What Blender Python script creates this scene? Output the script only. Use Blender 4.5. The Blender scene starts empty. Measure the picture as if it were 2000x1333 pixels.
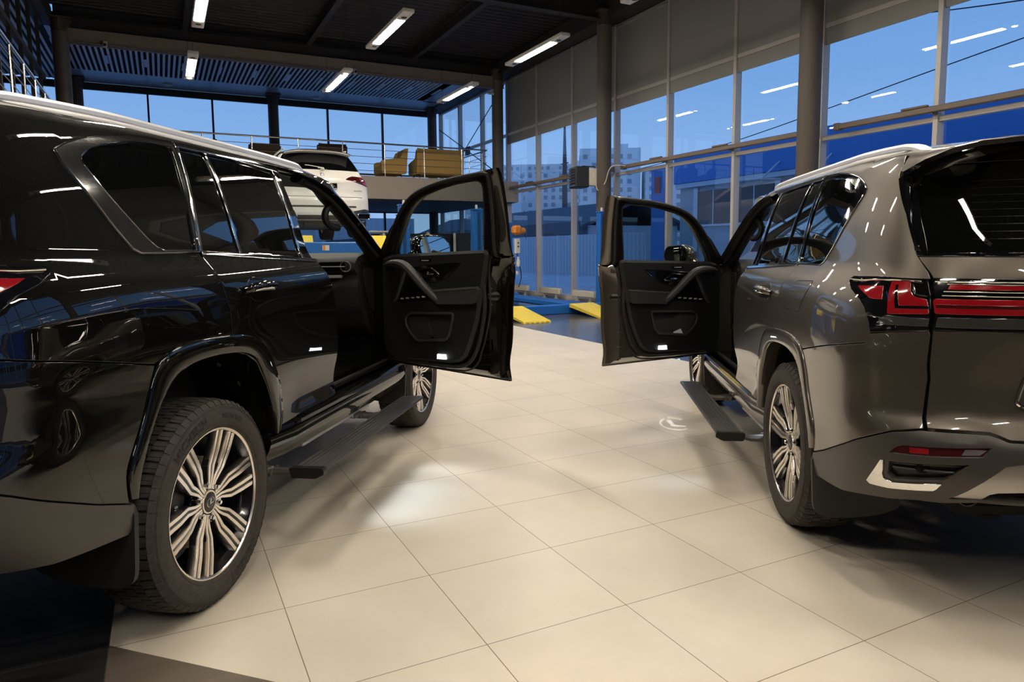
import bpy, bmesh, math, random
import numpy as np
from mathutils import Vector, Matrix
from mathutils.geometry import delaunay_2d_cdt
random.seed(7)
SC = bpy.context.scene
COL = SC.collection
PI = math.pi
# ------------------------------------------------------------------ tags
def tag(o, label=None, cat=None, group=None, kind=None):
    if label: o['label'] = label
    if cat: o['category'] = cat
    if group: o['group'] = group
    if kind: o['kind'] = kind
    return o
def empty(name, loc=(0,0,0), rz=0.0, label=None, cat=None, group=None):
    o = bpy.data.objects.new(name, None); COL.objects.link(o)
    o.location = loc; o.rotation_euler = (0,0,rz); o.empty_display_size = .1
    return tag(o, label, cat, group)
def copy_tree(o, parent=None):
    c = o.copy(); COL.objects.link(c)
    if parent: c.parent = parent
    for ch in o.children: copy_tree(ch, c)
    return c
# ------------------------------------------------------------------ materials
def mat(name, col=(.5,.5,.5), rough=.5, metal=0.0, spec=.5, coat=0.0, coat_r=.03, emit=None, es=1.0, noise=None, bump=None):
    m = bpy.data.materials.new(name); m.use_nodes = True
    nt = m.node_tree; b = nt.nodes['Principled BSDF']
    b.inputs['Base Color'].default_value = (*col,1); b.inputs['Roughness'].default_value = rough
    b.inputs['Metallic'].default_value = metal; b.inputs['Specular IOR Level'].default_value = spec
    b.inputs['Coat Weight'].default_value = coat; b.inputs['Coat Roughness'].default_value = coat_r
    if emit: b.inputs['Emission Color'].default_value = (*emit,1); b.inputs['Emission Strength'].default_value = es
    if noise:      # (scale, amount) wear: slow colour variation
        tc = nt.nodes.new('ShaderNodeTexCoord'); n = nt.nodes.new('ShaderNodeTexNoise'); n.inputs['Scale'].default_value = noise[0]; n.inputs['Detail'].default_value = 6
        mx = nt.nodes.new('ShaderNodeMix'); mx.data_type = 'RGBA'
        a = noise[1]; mx.inputs[6].default_value = (*[c*(1-a) for c in col],1); mx.inputs[7].default_value = (*[min(1,c*(1+a)) for c in col],1)
        nt.links.new(tc.outputs['Object'], n.inputs['Vector']); nt.links.new(n.outputs['Fac'], mx.inputs[0]); nt.links.new(mx.outputs[2], b.inputs['Base Color'])
    if bump:       # (scale, strength)
        tc = nt.nodes.new('ShaderNodeTexCoord'); n = nt.nodes.new('ShaderNodeTexNoise'); n.inputs['Scale'].default_value = bump[0]; n.inputs['Detail'].default_value = 3
        bp = nt.nodes.new('ShaderNodeBump'); bp.inputs['Strength'].default_value = bump[1]; bp.inputs['Distance'].default_value = .002
        nt.links.new(tc.outputs['Object'], n.inputs['Vector']); nt.links.new(n.outputs['Fac'], bp.inputs['Height']); nt.links.new(bp.outputs['Normal'], b.inputs['Normal'])
    return m
def glass(name, tint=(.9,.95,.95), ior=1.5, rough=0.0, k=1.0, gloss=(1,1,1)):
    "thin pane: tinted see-through plus Fresnel mirror"
    m = bpy.data.materials.new(name); m.use_nodes = True; nt = m.node_tree
    for n in list(nt.nodes): nt.nodes.remove(n)
    out = nt.nodes.new('ShaderNodeOutputMaterial'); t = nt.nodes.new('ShaderNodeBsdfTransparent'); g = nt.nodes.new('ShaderNodeBsdfGlossy')
    t.inputs['Color'].default_value = (*tint,1); g.inputs['Roughness'].default_value = rough; g.inputs['Color'].default_value = (*gloss,1)
    f = nt.nodes.new('ShaderNodeFresnel'); f.inputs['IOR'].default_value = ior
    mx = nt.nodes.new('ShaderNodeMixShader'); mu = nt.nodes.new('ShaderNodeMath'); mu.operation = 'MULTIPLY'; mu.inputs[1].default_value = k; mu.use_clamp = True
    ge = nt.nodes.new('ShaderNodeNewGeometry'); ma = nt.nodes.new('ShaderNodeMath'); ma.operation = 'MULTIPLY_ADD'; ma.inputs[1].default_value = -2; ma.inputs[2].default_value = 1
    pw = nt.nodes.new('ShaderNodeMath'); pw.operation = 'POWER'; pw.inputs[0].default_value = ior      # same mirror strength from both sides of the pane
    nt.links.new(ge.outputs['Backfacing'], ma.inputs[0]); nt.links.new(ma.outputs[0], pw.inputs[1]); nt.links.new(pw.outputs[0], f.inputs['IOR'])
    nt.links.new(f.outputs[0], mu.inputs[0]); nt.links.new(mu.outputs[0], mx.inputs[0]); nt.links.new(t.outputs[0], mx.inputs[1]); nt.links.new(g.outputs[0], mx.inputs[2]); nt.links.new(mx.outputs[0], out.inputs['Surface'])
    return m
def emis(name, col, s):
    m = bpy.data.materials.new(name); m.use_nodes = True; nt = m.node_tree
    for n in list(nt.nodes): nt.nodes.remove(n)
    out = nt.nodes.new('ShaderNodeOutputMaterial'); e = nt.nodes.new('ShaderNodeEmission'); e.inputs[0].default_value = (*col,1); e.inputs[1].default_value = s
    nt.links.new(e.outputs[0], out.inputs['Surface']); return m
# ------------------------------------------------------------------ mesh builder
FLIP = 1.0
class MB:
    def __init__(s): s.v=[]; s.f=[]; s.m=[]; s.n={}; s.sm=[]
    def add(s, vs, fs, mi=0, ns=None, smooth=True):
        b=len(s.v); s.v += [tuple(map(float,p)) for p in vs]
        if ns is not None:
            for i,n in enumerate(ns): s.n[b+i]=tuple(map(float,n))
        for f in fs: s.f.append([b+i for i in f]); s.m.append(mi); s.sm.append(smooth)
        return s
    def box(s, c, d, mi=0, rz=0.0, bev=0.0, rx=0.0, ry=0.0):
        x,y,z=[k/2 for k in d]; b=min(bev,x*.9,y*.9,z*.9)
        if b<=0:
            vs=[(sx*x,sy*y,sz*z) for sz in(-1,1) for sy in(-1,1) for sx in(-1,1)]
            fs=[(0,2,3,1),(4,5,7,6),(0,1,5,4),(2,6,7,3),(0,4,6,2),(1,3,7,5)]
        else:
            vs=[];idx={}
            for sz in(-1,1):
                for sy in(-1,1):
                    for sx in(-1,1):
                        for a in range(3):
                            p=[sx*(x-b),sy*(y-b),sz*(z-b)]; p[a]=(sx*x,sy*y,sz*z)[a]
                            idx[(sx,sy,sz,a)]=len(vs); vs.append(p)
            I=lambda sx,sy,sz,a: idx[(sx,sy,sz,a)]
            fs=[]
            for q in(-1,1):
                fs.append([I(q,-1,-1,0),I(q,1,-1,0),I(q,1,1,0),I(q,-1,1,0)][::q])
                fs.append([I(-1,q,-1,1),I(-1,q,1,1),I(1,q,1,1),I(1,q,-1,1)][::q])
                fs.append([I(-1,-1,q,2),I(1,-1,q,2),I(1,1,q,2),I(-1,1,q,2)][::q])
            for p in(-1,1):
                for q in(-1,1):
                    fs.append([I(p,q,-1,0),I(p,q,-1,1),I(p,q,1,1),I(p,q,1,0)][::p*q])
                    fs.append([I(p,-1,q,0),I(p,1,q,0),I(p,1,q,2),I(p,-1,q,2)][::p*q])
                    fs.append([I(-1,p,q,1),I(-1,p,q,2),I(1,p,q,2),I(1,p,q,1)][::p*q])
            for sx in(-1,1):
                for sy in(-1,1):
                    for sz in(-1,1): fs.append([I(sx,sy,sz,0),I(sx,sy,sz,1),I(sx,sy,sz,2)][::sx*sy*sz])
        R=Matrix.Rotation(rz,3,'Z')@Matrix.Rotation(ry,3,'Y')@Matrix.Rotation(rx,3,'X'); c=Vector(c)
        return s.add([c+R@Vector(p) for p in vs],fs,mi)
    def tube(s, path, r, n=8, mi=0, closed=False, cap=True, sy=1.0):
        P=[Vector(p) for p in path]; N=len(P); rs=r if isinstance(r,(list,tuple)) else [r]*N
        vs=[];up=None
        for i in range(N):
            if closed: t=(P[(i+1)%N]-P[i-1]).normalized()
            else: t=(P[min(i+1,N-1)]-P[max(i-1,0)]).normalized()
            if up is None: up=Vector((0,0,1)) if abs(t.z)<.9 else Vector((1,0,0))
            a=t.cross(up); a.normalize(); b=a.cross(t); up=b
            for k in range(n):
                w=2*PI*k/n; vs.append(P[i]+a*math.cos(w)*rs[i]+b*math.sin(w)*rs[i]*sy)
        fs=[]
        for i in range(N if closed else N-1):
            j=(i+1)%N
            for k in range(n): fs.append((i*n+k,j*n+k,j*n+(k+1)%n,i*n+(k+1)%n)[::-1])
        if cap and not closed: fs.append(tuple(range(n))); fs.append(tuple(range((N-1)*n,N*n))[::-1])
        fs=[f[::-1] for f in fs]
        return s.add(vs,fs,mi)
    def lathe(s, prof, n=48, axis='y', mi=0, c=(0,0,0), close=False):
        "prof: (radius, along-axis)"
        vs=[];m=len(prof)
        for k in range(n):
            w=2*PI*k/n; cw,sw=math.cos(w),math.sin(w)
            for r,h in prof:
                p={'y':(r*cw,h,r*sw),'z':(r*cw,r*sw,h),'x':(h,r*cw,r*sw)}[axis]
                vs.append((p[0]+c[0],p[1]+c[1],p[2]+c[2]))
        fs=[]
        for k in range(n):
            j=(k+1)%n
            for i in range(m if close else m-1):
                q=(i+1)%m; fs.append((k*m+i,j*m+i,j*m+q,k*m+q))
        if axis=='y': fs=[f[::-1] for f in fs]
        return s.add(vs,fs,mi)
    def prism(s, poly, t0, t1, fn, mi=0, smooth=False):
        "extrude a 2d polygon: fn(a,b,t)->xyz"
        n=len(poly); vs=[fn(a,b,t0) for a,b in poly]+[fn(a,b,t1) for a,b in poly]
        tri=fill2d(poly)
        fs=[tuple(t) for t in tri]+[tuple(n+i for i in t[::-1]) for t in tri]
        for i in range(n): j=(i+1)%n; fs.append((j,i,n+i,n+j))
        A=sum(poly[i][0]*poly[(i+1)%n][1]-poly[(i+1)%n][0]*poly[i][1] for i in range(n))
        return s.add(vs,fs,mi,smooth=smooth)
    def loft(s, rings, mi=0, closed=True, cap=False):
        n=len(rings[0]); vs=[p for r in rings for p in r]; fs=[]
        for i in range(len(rings)-1):
            for k in range(n if closed else n-1):
                j=(k+1)%n; fs.append((i*n+k,i*n+j,(i+1)*n+j,(i+1)*n+k))
        if cap: fs.append(tuple(range(n))[::-1]); fs.append(tuple((len(rings)-1)*n+k for k in range(n)))
        return s.add(vs,fs,mi)
    def build(s, name, mats, parent=None, loc=None, rz=None, ang=35, fix=False, flip=None):
        fl = FLIP if flip is None else flip
        V=np.array(s.v,float).reshape(-1,3)
        F=s.f
        if fl<0: V=V*[1,-1,1]; F=[f[::-1] for f in F]
        me=bpy.data.meshes.new(name); me.from_pydata(V.tolist(),[],F)
        if not isinstance(mats,(list,tuple)): mats=[mats]
        for m in mats: me.materials.append(m)
        me.polygons.foreach_set('material_index',s.m); me.polygons.foreach_set('use_smooth',s.sm)
        if fix:
            bm=bmesh.new(); bm.from_mesh(me); bmesh.ops.recalc_face_normals(bm,faces=bm.faces[:]); bm.to_mesh(me); bm.free()
        me.set_sharp_from_angle(angle=math.radians(ang)); me.update()
        if s.n:
            cn=[tuple(c.vector) for c in me.corner_normals]
            for li,l in enumerate(me.loops):
                q=s.n.get(l.vertex_index)
                if q is not None: cn[li]=(q[0],q[1]*(-1 if fl<0 else 1),q[2])
            me.normals_split_custom_set(cn)
        o=bpy.data.objects.new(name,me); COL.objects.link(o)
        if parent is not None: o.parent=parent
        if loc is not None: o.location=(loc[0],loc[1]*fl,loc[2])
        if rz is not None: o.rotation_euler=(0,0,rz*fl)
        return o
def fill2d(poly, holes=()):
    pts=[];edges=[]
    for lp in [poly]+list(holes):
        b=len(pts); pts+= [Vector((float(p[0]),float(p[1]))) for p in lp]; n=len(lp); edges+=[(b+i,b+(i+1)%n) for i in range(n)]
    v,e,f,ov,_,_=delaunay_2d_cdt(pts,edges,[],0,1e-7)
    if len(v)!=len(pts): pass
    mp=[o[0] if o else -1 for o in ov]
    out=[]
    for t in f:
        c=sum((v[i] for i in t),Vector((0,0)))/len(t)
        if inpoly(c,poly) and not any(inpoly(c,h) for h in holes):
            q=[mp[i] for i in t]
            if -1 not in q: out.append(q)
    return out
def inpoly(c, poly):
    x,y=c[0],c[1]; r=False; n=len(poly); j=n-1
    for i in range(n):
        xi,yi=poly[i][0],poly[i][1]; xj,yj=poly[j][0],poly[j][1]
        if (yi>y)!=(yj>y) and x<(xj-xi)*(y-yi)/(yj-yi)+xi: r=not r
        j=i
    return r
def smooth_poly(pts, n=5, closed=False):
    "Catmull-Rom through the points"
    P=[np.array(p,float) for p in pts]; N=len(P); out=[]
    for i in range(N if closed else N-1):
        p0=P[(i-1)%N] if (closed or i>0) else 2*P[0]-P[1]
        p1=P[i]; p2=P[(i+1)%N]; p3=P[(i+2)%N] if (closed or i+2<N) else 2*P[-1]-P[-2]
        for k in range(n):
            t=k/n; out.append(.5*((2*p1)+(-p0+p2)*t+(2*p0-5*p1+4*p2-p3)*t*t+(-p0+3*p1-3*p2+p3)*t**3))
    if not closed: out.append(P[-1])
    return [tuple(p) for p in out]
def round_poly(pts, r, n=4):
    "polygon with rounded corners; r number or list"
    N=len(pts); out=[]
    for i in range(N):
        p=np.array(pts[i],float); a=np.array(pts[i-1],float); b=np.array(pts[(i+1)%N],float)
        rr=r[i] if isinstance(r,(list,tuple)) else r
        la,lb=np.linalg.norm(a-p),np.linalg.norm(b-p); d=min(rr,la*.45,lb*.45)
        if d<1e-5: out.append(tuple(p)); continue
        q0=p+(a-p)/la*d; q1=p+(b-p)/lb*d
        for k in range(n+1):
            t=k/n; out.append(tuple((1-t)**2*q0+2*t*(1-t)*p+t*t*q1))
    return out
def resample(poly, h, closed=True):
    out=[];n=len(poly)
    for i in range(n if closed else n-1):
        a=np.array(poly[i],float);b=np.array(poly[(i+1)%n],float);l=np.linalg.norm(b-a);k=max(1,int(math.ceil(l/h)))
        for j in range(k): out.append(tuple(a+(b-a)*j/k))
    if not closed: out.append(tuple(poly[-1]))
    return out
def eq_resample(pts, n):
    P=np.array(pts,float); l=np.r_[0,np.cumsum(np.linalg.norm(np.diff(P,axis=0),axis=1))]
    t=np.linspace(0,l[-1],n); return [tuple(np.interp(x,l,P[:,k]) for k in range(P.shape[1])) for x in t]
def text_mesh(s, size, depth=.001, bold=0.0, align='CENTER', sp=1.0):
    cu=bpy.data.curves.new('t','FONT'); cu.body=s; cu.size=size; cu.extrude=depth; cu.align_x=align; cu.offset=bold; cu.space_character=sp; cu.resolution_u=3
    ob=bpy.data.objects.new('t',cu); COL.objects.link(ob); dg=bpy.context.evaluated_depsgraph_get(); ev=ob.evaluated_get(dg); me=ev.to_mesh()
    V=[tuple(v.co) for v in me.vertices]; F=[list(p.vertices) for p in me.polygons]
    ev.to_mesh_clear(); bpy.data.objects.remove(ob); bpy.data.curves.remove(cu); return V,F
# ------------------------------------------------------------------ shared materials
M={}
M['chrome']=mat('chrome',(.80,.80,.79),.07,1.0)
M['satin_alu']=mat('satin_aluminium',(.86,.84,.80),.34,.55)
M['black_gloss']=mat('black_gloss',(.004,.004,.005),.05,0,.5,1.0,.02)
M['black_plastic']=mat('black_plastic',(.006,.006,.006),.32,0,.4,bump=(900,.15))
M['rubber']=mat('rubber',(.016,.015,.014),.62,0,.35)
M['tyre']=mat('tyre_rubber',(.046,.041,.035),.75,0,.3,noise=(38,.55),bump=(260,.35))
M['tyre_text_shade']=mat('tyre_lettering_groove_shade',(.006,.006,.006),.5,0,.4)  # black lettering; also paints the shade in the tread grooves
M['priv']=mat('privacy_glass',(.0025,.003,.003),.015,0,.5,1.0,.01)
M['door_glass']=glass('door_glass',(.62,.70,.66),1.5,0.0,1.3)
M['wind_glass']=glass('windscreen_glass',(.80,.86,.84),1.5,0.0,.9)
M['trim']=mat('soft_trim',(.0075,.0072,.0070),.55,0,.4,bump=(700,.25))
M['trim2']=mat('grey_trim',(.028,.0265,.0255),.5,0,.4,bump=(500,.2))
M['carpet']=mat('car_carpet',(.012,.012,.012),.9,0,.1,bump=(350,.8))
M['piano']=mat('piano_black',(.004,.004,.004),.12,0,.5,.8,.05)
M['dark']=mat('dark_cavity',(.006,.006,.006),.8,0,.1)  # near-black for painted shade in gaps and for underbody parts
M['machined']=mat('machined_alloy',(.92,.86,.79),.26,1.0)
M['wheel_black']=mat('wheel_black',(.008,.008,.010),.16,0,.5,.6,.05)
M['groove']=mat('wheel_groove_grey',(.010,.010,.011),.34,.0)
M['disc']=mat('brake_disc',(.42,.36,.28),.35,1.0,noise=(30,.3))
M['caliper']=mat('caliper',(.02,.02,.022),.4,.3)
M['red_lens']=mat('red_lens',(.27,.006,.010),.10,0,.5,1.0,.02)
M['red_dark']=mat('dark_red_lens',(.05,.004,.005),.10,0,.5,1.0,.02)
M['smoke']=mat('smoked_lens',(.035,.034,.032),.12,0,.5,1.0,.02)
M['clear_lens']=mat('clear_lens',(.13,.12,.115),.12,0,.5,1.0,.02)
M['white_lamp']=emis('lit_lamp',(.85,.93,1.0),9)
M['white_plastic_car']=mat('lamp_strip_plastic',(.25,.25,.25),.4)
M['plate']=mat('plate_white',(.7,.7,.7),.4)
M['mirror']=mat('mirror_glass',(.80,.85,.88),.01,1.0)
M['flap']=mat('mud_flap_rubber',(.022,.021,.020),.5,0,.35,noise=(14,.35))
M['step']=mat('step_tread',(.055,.052,.050),.42,.2,.4,noise=(10,.2))
M['fabric']=mat('seat_leather',(.022,.020,.019),.5,0,.4)
M['silver_text']=mat('emblem_silver',(.6,.6,.58),.2,1.0)
M['cap_grey']=mat('cap_grey',(.06,.058,.056),.3,.6)
def paint(name,col,metal,rough,k=.35,sp=.5):
    m=mat(name,col,rough,metal,sp,1.0,.012); nt=m.node_tree; b=nt.nodes['Principled BSDF']; b.inputs['Coat IOR'].default_value=1.62
    tc=nt.nodes.new('ShaderNodeTexCoord'); n=nt.nodes.new('ShaderNodeTexVoronoi'); n.inputs['Scale'].default_value=900
    mx=nt.nodes.new('ShaderNodeMix'); mx.data_type='RGBA'; mx.inputs[6].default_value=(*[c*(1-k) for c in col],1); mx.inputs[7].default_value=(*[c*(1+k) for c in col],1)
    nt.links.new(tc.outputs['Object'],n.inputs['Vector']); nt.links.new(n.outputs['Color'],mx.inputs[0]); nt.links.new(mx.outputs[2],b.inputs['Base Color']); return m
M['paint_black']=paint('black_metallic_paint',(.0022,.0021,.0014),.0,.5,.5,.02)
M['paint_grey']=paint('warm_grey_metallic_paint',(.105,.091,.074),.72,.36,.12)
M['satin_black']=mat('satin_dark_bumper',(.075,.068,.058),.46,.3,.4)
M['satin_tr']=mat('smoked_window_trim',(.10,.10,.10),.12,.9,.5,1.0,.02)
M['satin_grey']=mat('satin_grey_bumper',(.070,.064,.058),.40,.5,.4)
M['skid_silver']=mat('skid_plate_silver',(.42,.40,.37),.36,.8)
# ------------------------------------------------------------------ body surface of the two large SUVs (x forward from rear axle, y out of the open side, z up)
def mono(xs,ys):
    xs=np.array(xs,float);ys=np.array(ys,float);h=np.diff(xs);d=np.diff(ys)/h
    m=np.zeros(len(xs));m[0]=d[0];m[-1]=d[-1]
    for i in range(1,len(xs)-1):
        if d[i-1]*d[i]>0: m[i]=2*d[i-1]*d[i]/(d[i-1]+d[i])
    def f(x):
        x=min(max(x,xs[0]),xs[-1]);i=min(max(int(np.searchsorted(xs,x))-1,0),len(xs)-2)
        t=(x-xs[i])/h[i];a=ys[i];b=ys[i+1];c=m[i]*h[i];e=m[i+1]*h[i]
        return float(a*(1+2*t)*(1-t)**2+b*t*t*(3-2*t)+c*t*(1-t)**2-e*t*t*(1-t))
    return f
def sst(a,b,x):
    t=min(max((x-a)/(b-a),0),1);return t*t*(3-2*t)
WB=mono([.36,.44,.52,.62,.75,.95,1.1,1.2,1.27,1.31,1.35,1.385,1.42,1.6,1.72,1.80,1.84,1.87,1.895,1.91],
        [.905,.94,.962,.972,.977,.98,.984,.985,.972,.955,.925,.899,.886,.838,.797,.763,.735,.69,.615,.50])
RZ=mono([-1.1,-.9,-.5,0,.9,1.45,1.7,1.95,2.3,3.8],[-.09,-.065,-.02,0,0,-.010,-.03,-.075,-.1,-.1])
XR=mono([.45,.52,.58,.64,.72,.80,.84,.88,1.0,1.2,1.36,1.45,1.6,1.75,1.82,1.9],[-1.00,-1.08,-1.15,-1.195,-1.21,-1.205,-1.185,-1.155,-1.14,-1.15,-1.135,-1.10,-1.02,-.94,-.91,-.88])
TP=mono([.5,1.0,1.15,1.3,1.42,1.8],[.015,.02,.045,.06,.04,.03])
XS=-.35;NE=5.0
_s=np.linspace(0,1,1601);_t=_s**3*(10-15*_s+6*_s*_s);_p=np.stack([.8*np.sin(_t*np.pi/2)**(2/NE),.95*np.cos(_t*np.pi/2)**(2/NE)],1)
_l=np.r_[0,np.cumsum(np.linalg.norm(np.diff(_p,axis=0),axis=1))]
UL=float(_l[-1]); CEN=XS-UL
def SIDE(x,z):
    zz=z
    if z>1.39: zz=1.39+(z-1.39)/(1+RZ(x)/.5)
    y=WB(zz)
    y-=.028*math.exp(-((z-.70)/.10)**2)*sst(.35,.75,x)*(1-sst(2.0,2.3,x))
    y+=.016*math.exp(-((z-1.08)/.10)**2)*math.exp(-((x-.02)/.55)**2)
    y+=.010*math.exp(-((z-.9)/.25)**2)*math.exp(-((x-2.85)/.55)**2)
    if x>2.5: y-=.05*((x-2.5)/1.2)**2
    return y
def PW(U,z):
    "point of the body skin: U>=XS is x along the side, below that arc length round the rear corner to the rear centre"
    if U>=XS: return np.array([U,SIDE(U,z),z])
    s=min(XS-U,UL);f=float(np.interp(s,_l,_t))*np.pi/2
    t=np.sin(f)**(2/NE);c=max(np.cos(f),0)**(2/NE)
    xr=XR(z);w=SIDE(XS,z)
    x=XS-(XS-xr)*t+.055*(1-sst(0,1,1-c))*sst(.5,1,t)*c*c
    return np.array([x,w*c*(1-TP(z)*sst(0,1.,t)),z])
def PN(U,z,off=0.0):
    o=off if callable(off) else (lambda a,b:off)
    e=2e-3; p=PW(U,z)
    du=PW(U+e,z)-PW(U-e,z); dz=PW(U,z+e)-PW(U,z-e)
    n=np.cross(dz,du); l=np.linalg.norm(n)
    n=n/l if l>1e-9 else np.array([-1.,0,0])
    return p+n*o(U,z),n
def panel(mb, outline, holes=(), off=0.0, hem=.02, h=.04, mi=0, hole_hem=None, org=(0,0,0), hmi=None, bh=.03):
    loops=[resample(outline,bh)]+[resample(q,bh) for q in holes]
    pts=[];edges=[];bnd=[]
    for lp in loops:
        b=len(pts);n=len(lp);pts+=lp;edges+=[(b+i,b+(i+1)%n) for i in range(n)];bnd.append((b,n))
    arr=np.array(pts); x0,z0=arr.min(0); x1,z1=arr.max(0)
    B=np.array(pts); inner=[]
    r=0; z=z0
    while z<z1:
        x=x0+(h/2 if r%2 else 0)
        while x<x1:
            if inpoly((x,z),loops[0]) and not any(inpoly((x,z),q) for q in loops[1:]):
                if ((B-[x,z])**2).sum(1).min()>(.45*h)**2: inner.append((x,z))
            x+=h
        z+=h*.87; r+=1
    allp=[tuple(p) for p in pts]+inner
    v,e,f,ov,_,_=delaunay_2d_cdt([Vector(map(float,p)) for p in allp],edges,[],0,1e-7)
    mp=[q[0] if q else -1 for q in ov]
    V=[];N=[]
    for p in allp:
        a,n=PN(p[0],p[1],off); V.append(a-np.array(org)); N.append(n)
    F=[]
    for t in f:
        c=[sum(v[i][k] for i in t)/len(t) for k in (0,1)]
        if inpoly(c,loops[0]) and not any(inpoly(c,q) for q in loops[1:]):
            q=[mp[i] for i in t]
            if -1 in q: continue
            nn=np.cross(V[q[1]]-V[q[0]],V[q[2]]-V[q[0]])
            if nn@N[q[0]]<0: q=q[::-1]
            F.append(q)
    mb.add(V,F,mi,N)
    for li,(b,n) in enumerate(bnd):
        hh=hem if li==0 else (hole_hem if hole_hem is not None else hem)
        if hh<=0: continue
        A=sum(pts[b+i][0]*pts[b+(i+1)%n][1]-pts[b+(i+1)%n][0]*pts[b+i][1] for i in range(n))
        sg=(1 if A>0 else -1)*(1 if li==0 else -1)
        R0=[];R1=[];R2=[];T=[];N0=[]
        for i in range(n):
            p=np.array(pts[b+i]);a=np.array(pts[b+i-1]) if i else np.array(pts[b+n-1]);c=np.array(pts[b+(i+1)%n])
            d=c-a; d=np.array([d[1],-d[0]])*sg; d/=max(np.linalg.norm(d),1e-9)
            q=PW(p[0]+d[0]*2e-3,p[1]+d[1]*2e-3)-PW(p[0]-d[0]*2e-3,p[1]-d[1]*2e-3)
            t=q-N[b+i]*(q@N[b+i]); l=np.linalg.norm(t); t=t/l if l>1e-9 else np.zeros(3)
            T.append(t);N0.append(N[b+i]);R0.append(V[b+i]);R1.append(V[b+i]+t*.0025-N[b+i]*.0035);R2.append(V[b+i]+t*.0025-N[b+i]*max(hh,.0045))
        fs=[]
        for k in range(2):
            for i in range(n):
                j=(i+1)%n; q=(k*n+i,(k+1)*n+i,(k+1)*n+j,k*n+j); fs.append(q if sg*1>0 and A*sg>0 else q)
        VV=R0+R1+R2; 
        # orient by checking the first face against its outward direction
        a,b2,c2=[VV[i] for i in fs[n][:3]]
        if np.cross(b2-a,c2-a)@T[0]<0: fs=[q[::-1] for q in fs]
        mb.add(VV,fs,mi if hmi is None else hmi,N0+T+T)
    return mb
def mirror_half(mb):
    nv=len(mb.v); mb.v+=[(x,-y,z) for x,y,z in mb.v]
    for i in list(mb.n): q=mb.n[i]; mb.n[i+nv]=(q[0],-q[1],q[2])
    mb.f+=[[i+nv for i in f[::-1]] for f in mb.f]; mb.m+=list(mb.m); mb.sm+=list(mb.sm); return mb
def inset(poly,d):
    n=len(poly);A=sum(poly[i][0]*poly[(i+1)%n][1]-poly[(i+1)%n][0]*poly[i][1] for i in range(n));s=1 if A>0 else -1;out=[]
    for i in range(n):
        a=np.array(poly[i-1],float);p=np.array(poly[i],float);c=np.array(poly[(i+1)%n],float)
        u=p-a;w=c-p;u/=max(np.linalg.norm(u),1e-9);w/=max(np.linalg.norm(w),1e-9)
        n1=np.array([-u[1],u[0]])*s;n2=np.array([-w[1],w[0]])*s;m=n1+n2;l=np.linalg.norm(m)
        m=m/l if l>1e-6 else n1; k=d/max(m@n1,.5); out.append(tuple(p+m*k))
    return out
def plate(mb, poly, holes, y0, y1, mi=0, bev=.0, fn=None, hole_depth=None, fmi=None):
    "flat plate in x-z, face at y1, sides back to y0; holes get walls to hole_depth"
    fn=fn or (lambda a,b,y:(a,y,b))
    lo=[poly]+list(holes); pts=[p for l in lo for p in l]
    tri=fill2d(poly,holes); vs=[fn(a,b,y1) for a,b in pts]
    nrm=1 if y1>y0 else -1
    fs=[]
    for t in tri:
        a,b,c=[np.array(vs[i]) for i in t]
        fs.append(t if np.cross(b-a,c-a)[1]*nrm>0 else t[::-1])
    mb.add(vs,fs,mi if fmi is None else fmi,smooth=False)
    k=0
    for li,l in enumerate(lo):
        n=len(l); d=y0 if li==0 else (hole_depth if hole_depth is not None else y0)
        A=sum(l[i][0]*l[(i+1)%n][1]-l[(i+1)%n][0]*l[i][1] for i in range(n))
        src=inset(l,-bev) if (li==0 and bev) else l
        y1b=y1+(y0-y1)/abs(y0-y1)*bev if bev and li==0 else y1
        rings=[[fn(a,b,y1) for a,b in l]]+([[fn(a,b,y1b) for a,b in src]] if bev and li==0 else [])+[[fn(a,b,d) for a,b in src]]
        V=[p for r in rings for p in r]; F=[]
        for q in range(len(rings)-1):
            for i in range(n): j=(i+1)%n; F.append((q*n+i,q*n+j,(q+1)*n+j,(q+1)*n+i))
        cx=np.mean([p[0] for p in l]);cz=np.mean([p[1] for p in l])
        i=0; a=np.array(V[F[-n][0]]);b=np.array(V[F[-n][1]]);c=np.array(V[F[-n][2]]); nn=np.cross(b-a,c-a)
        p=np.array(l[0]);w=np.array(l[1])-p; o2=np.array([w[1],-w[0]])*(1 if A>0 else -1)*(1 if li==0 else -1)
        if nn[0]*o2[0]+nn[2]*o2[1]<0: F=[f[::-1] for f in F]
        mb.add(V,F,mi)
    return mb
# ------------------------------------------------------------------ traced outlines (U, z)
FLO=[(-.488,.60),(-.492,.653),(-.488,.70),(-.458,.765),(-.42,.84),(-.385,.93),(-.345,1.012),(-.31,1.044),(-.241,1.064),(-.099,1.074),(.095,1.066),(.207,1.053),(.314,1.021),(.417,.952),(.482,.849),(.53,.761),(.545,.664),(.515,.575)]
LIP=[(-.462,.595),(-.438,.682),(-.400,.775),(-.345,.87),(-.292,.926),(-.245,.964),(-.157,.993),(-.02,1.0),(.129,.989),(.22,.970),(.311,.922),(.388,.81),(.445,.69),(.462,.565)]
ZT=lambda x:1.39+(1.862-1.39)*(1+RZ(x)/.5)
AFR=[(1.02,1.853),(1.20,1.844),(1.40,1.820),(1.58,1.782),(1.74,1.715),(1.90,1.605),(2.07,1.47),(2.19,1.375)]   # top edge of the front door opening
QW_LOW=[(.062,1.39),(-.27,1.39),(-.305,1.407),(-.422,1.559),(-.532,1.68),(-.55,1.719)]
QW_TOP=[(-.55,1.719),(-.464,1.751),(-.332,1.783),(-.192,1.812),(-.029,1.832),(.161,1.837)]
GAP=[(.092,1.10),(.098,1.161),(.086,1.217),(.08,1.273),(.071,1.328),(.069,1.372),(.062,1.39)]
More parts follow.
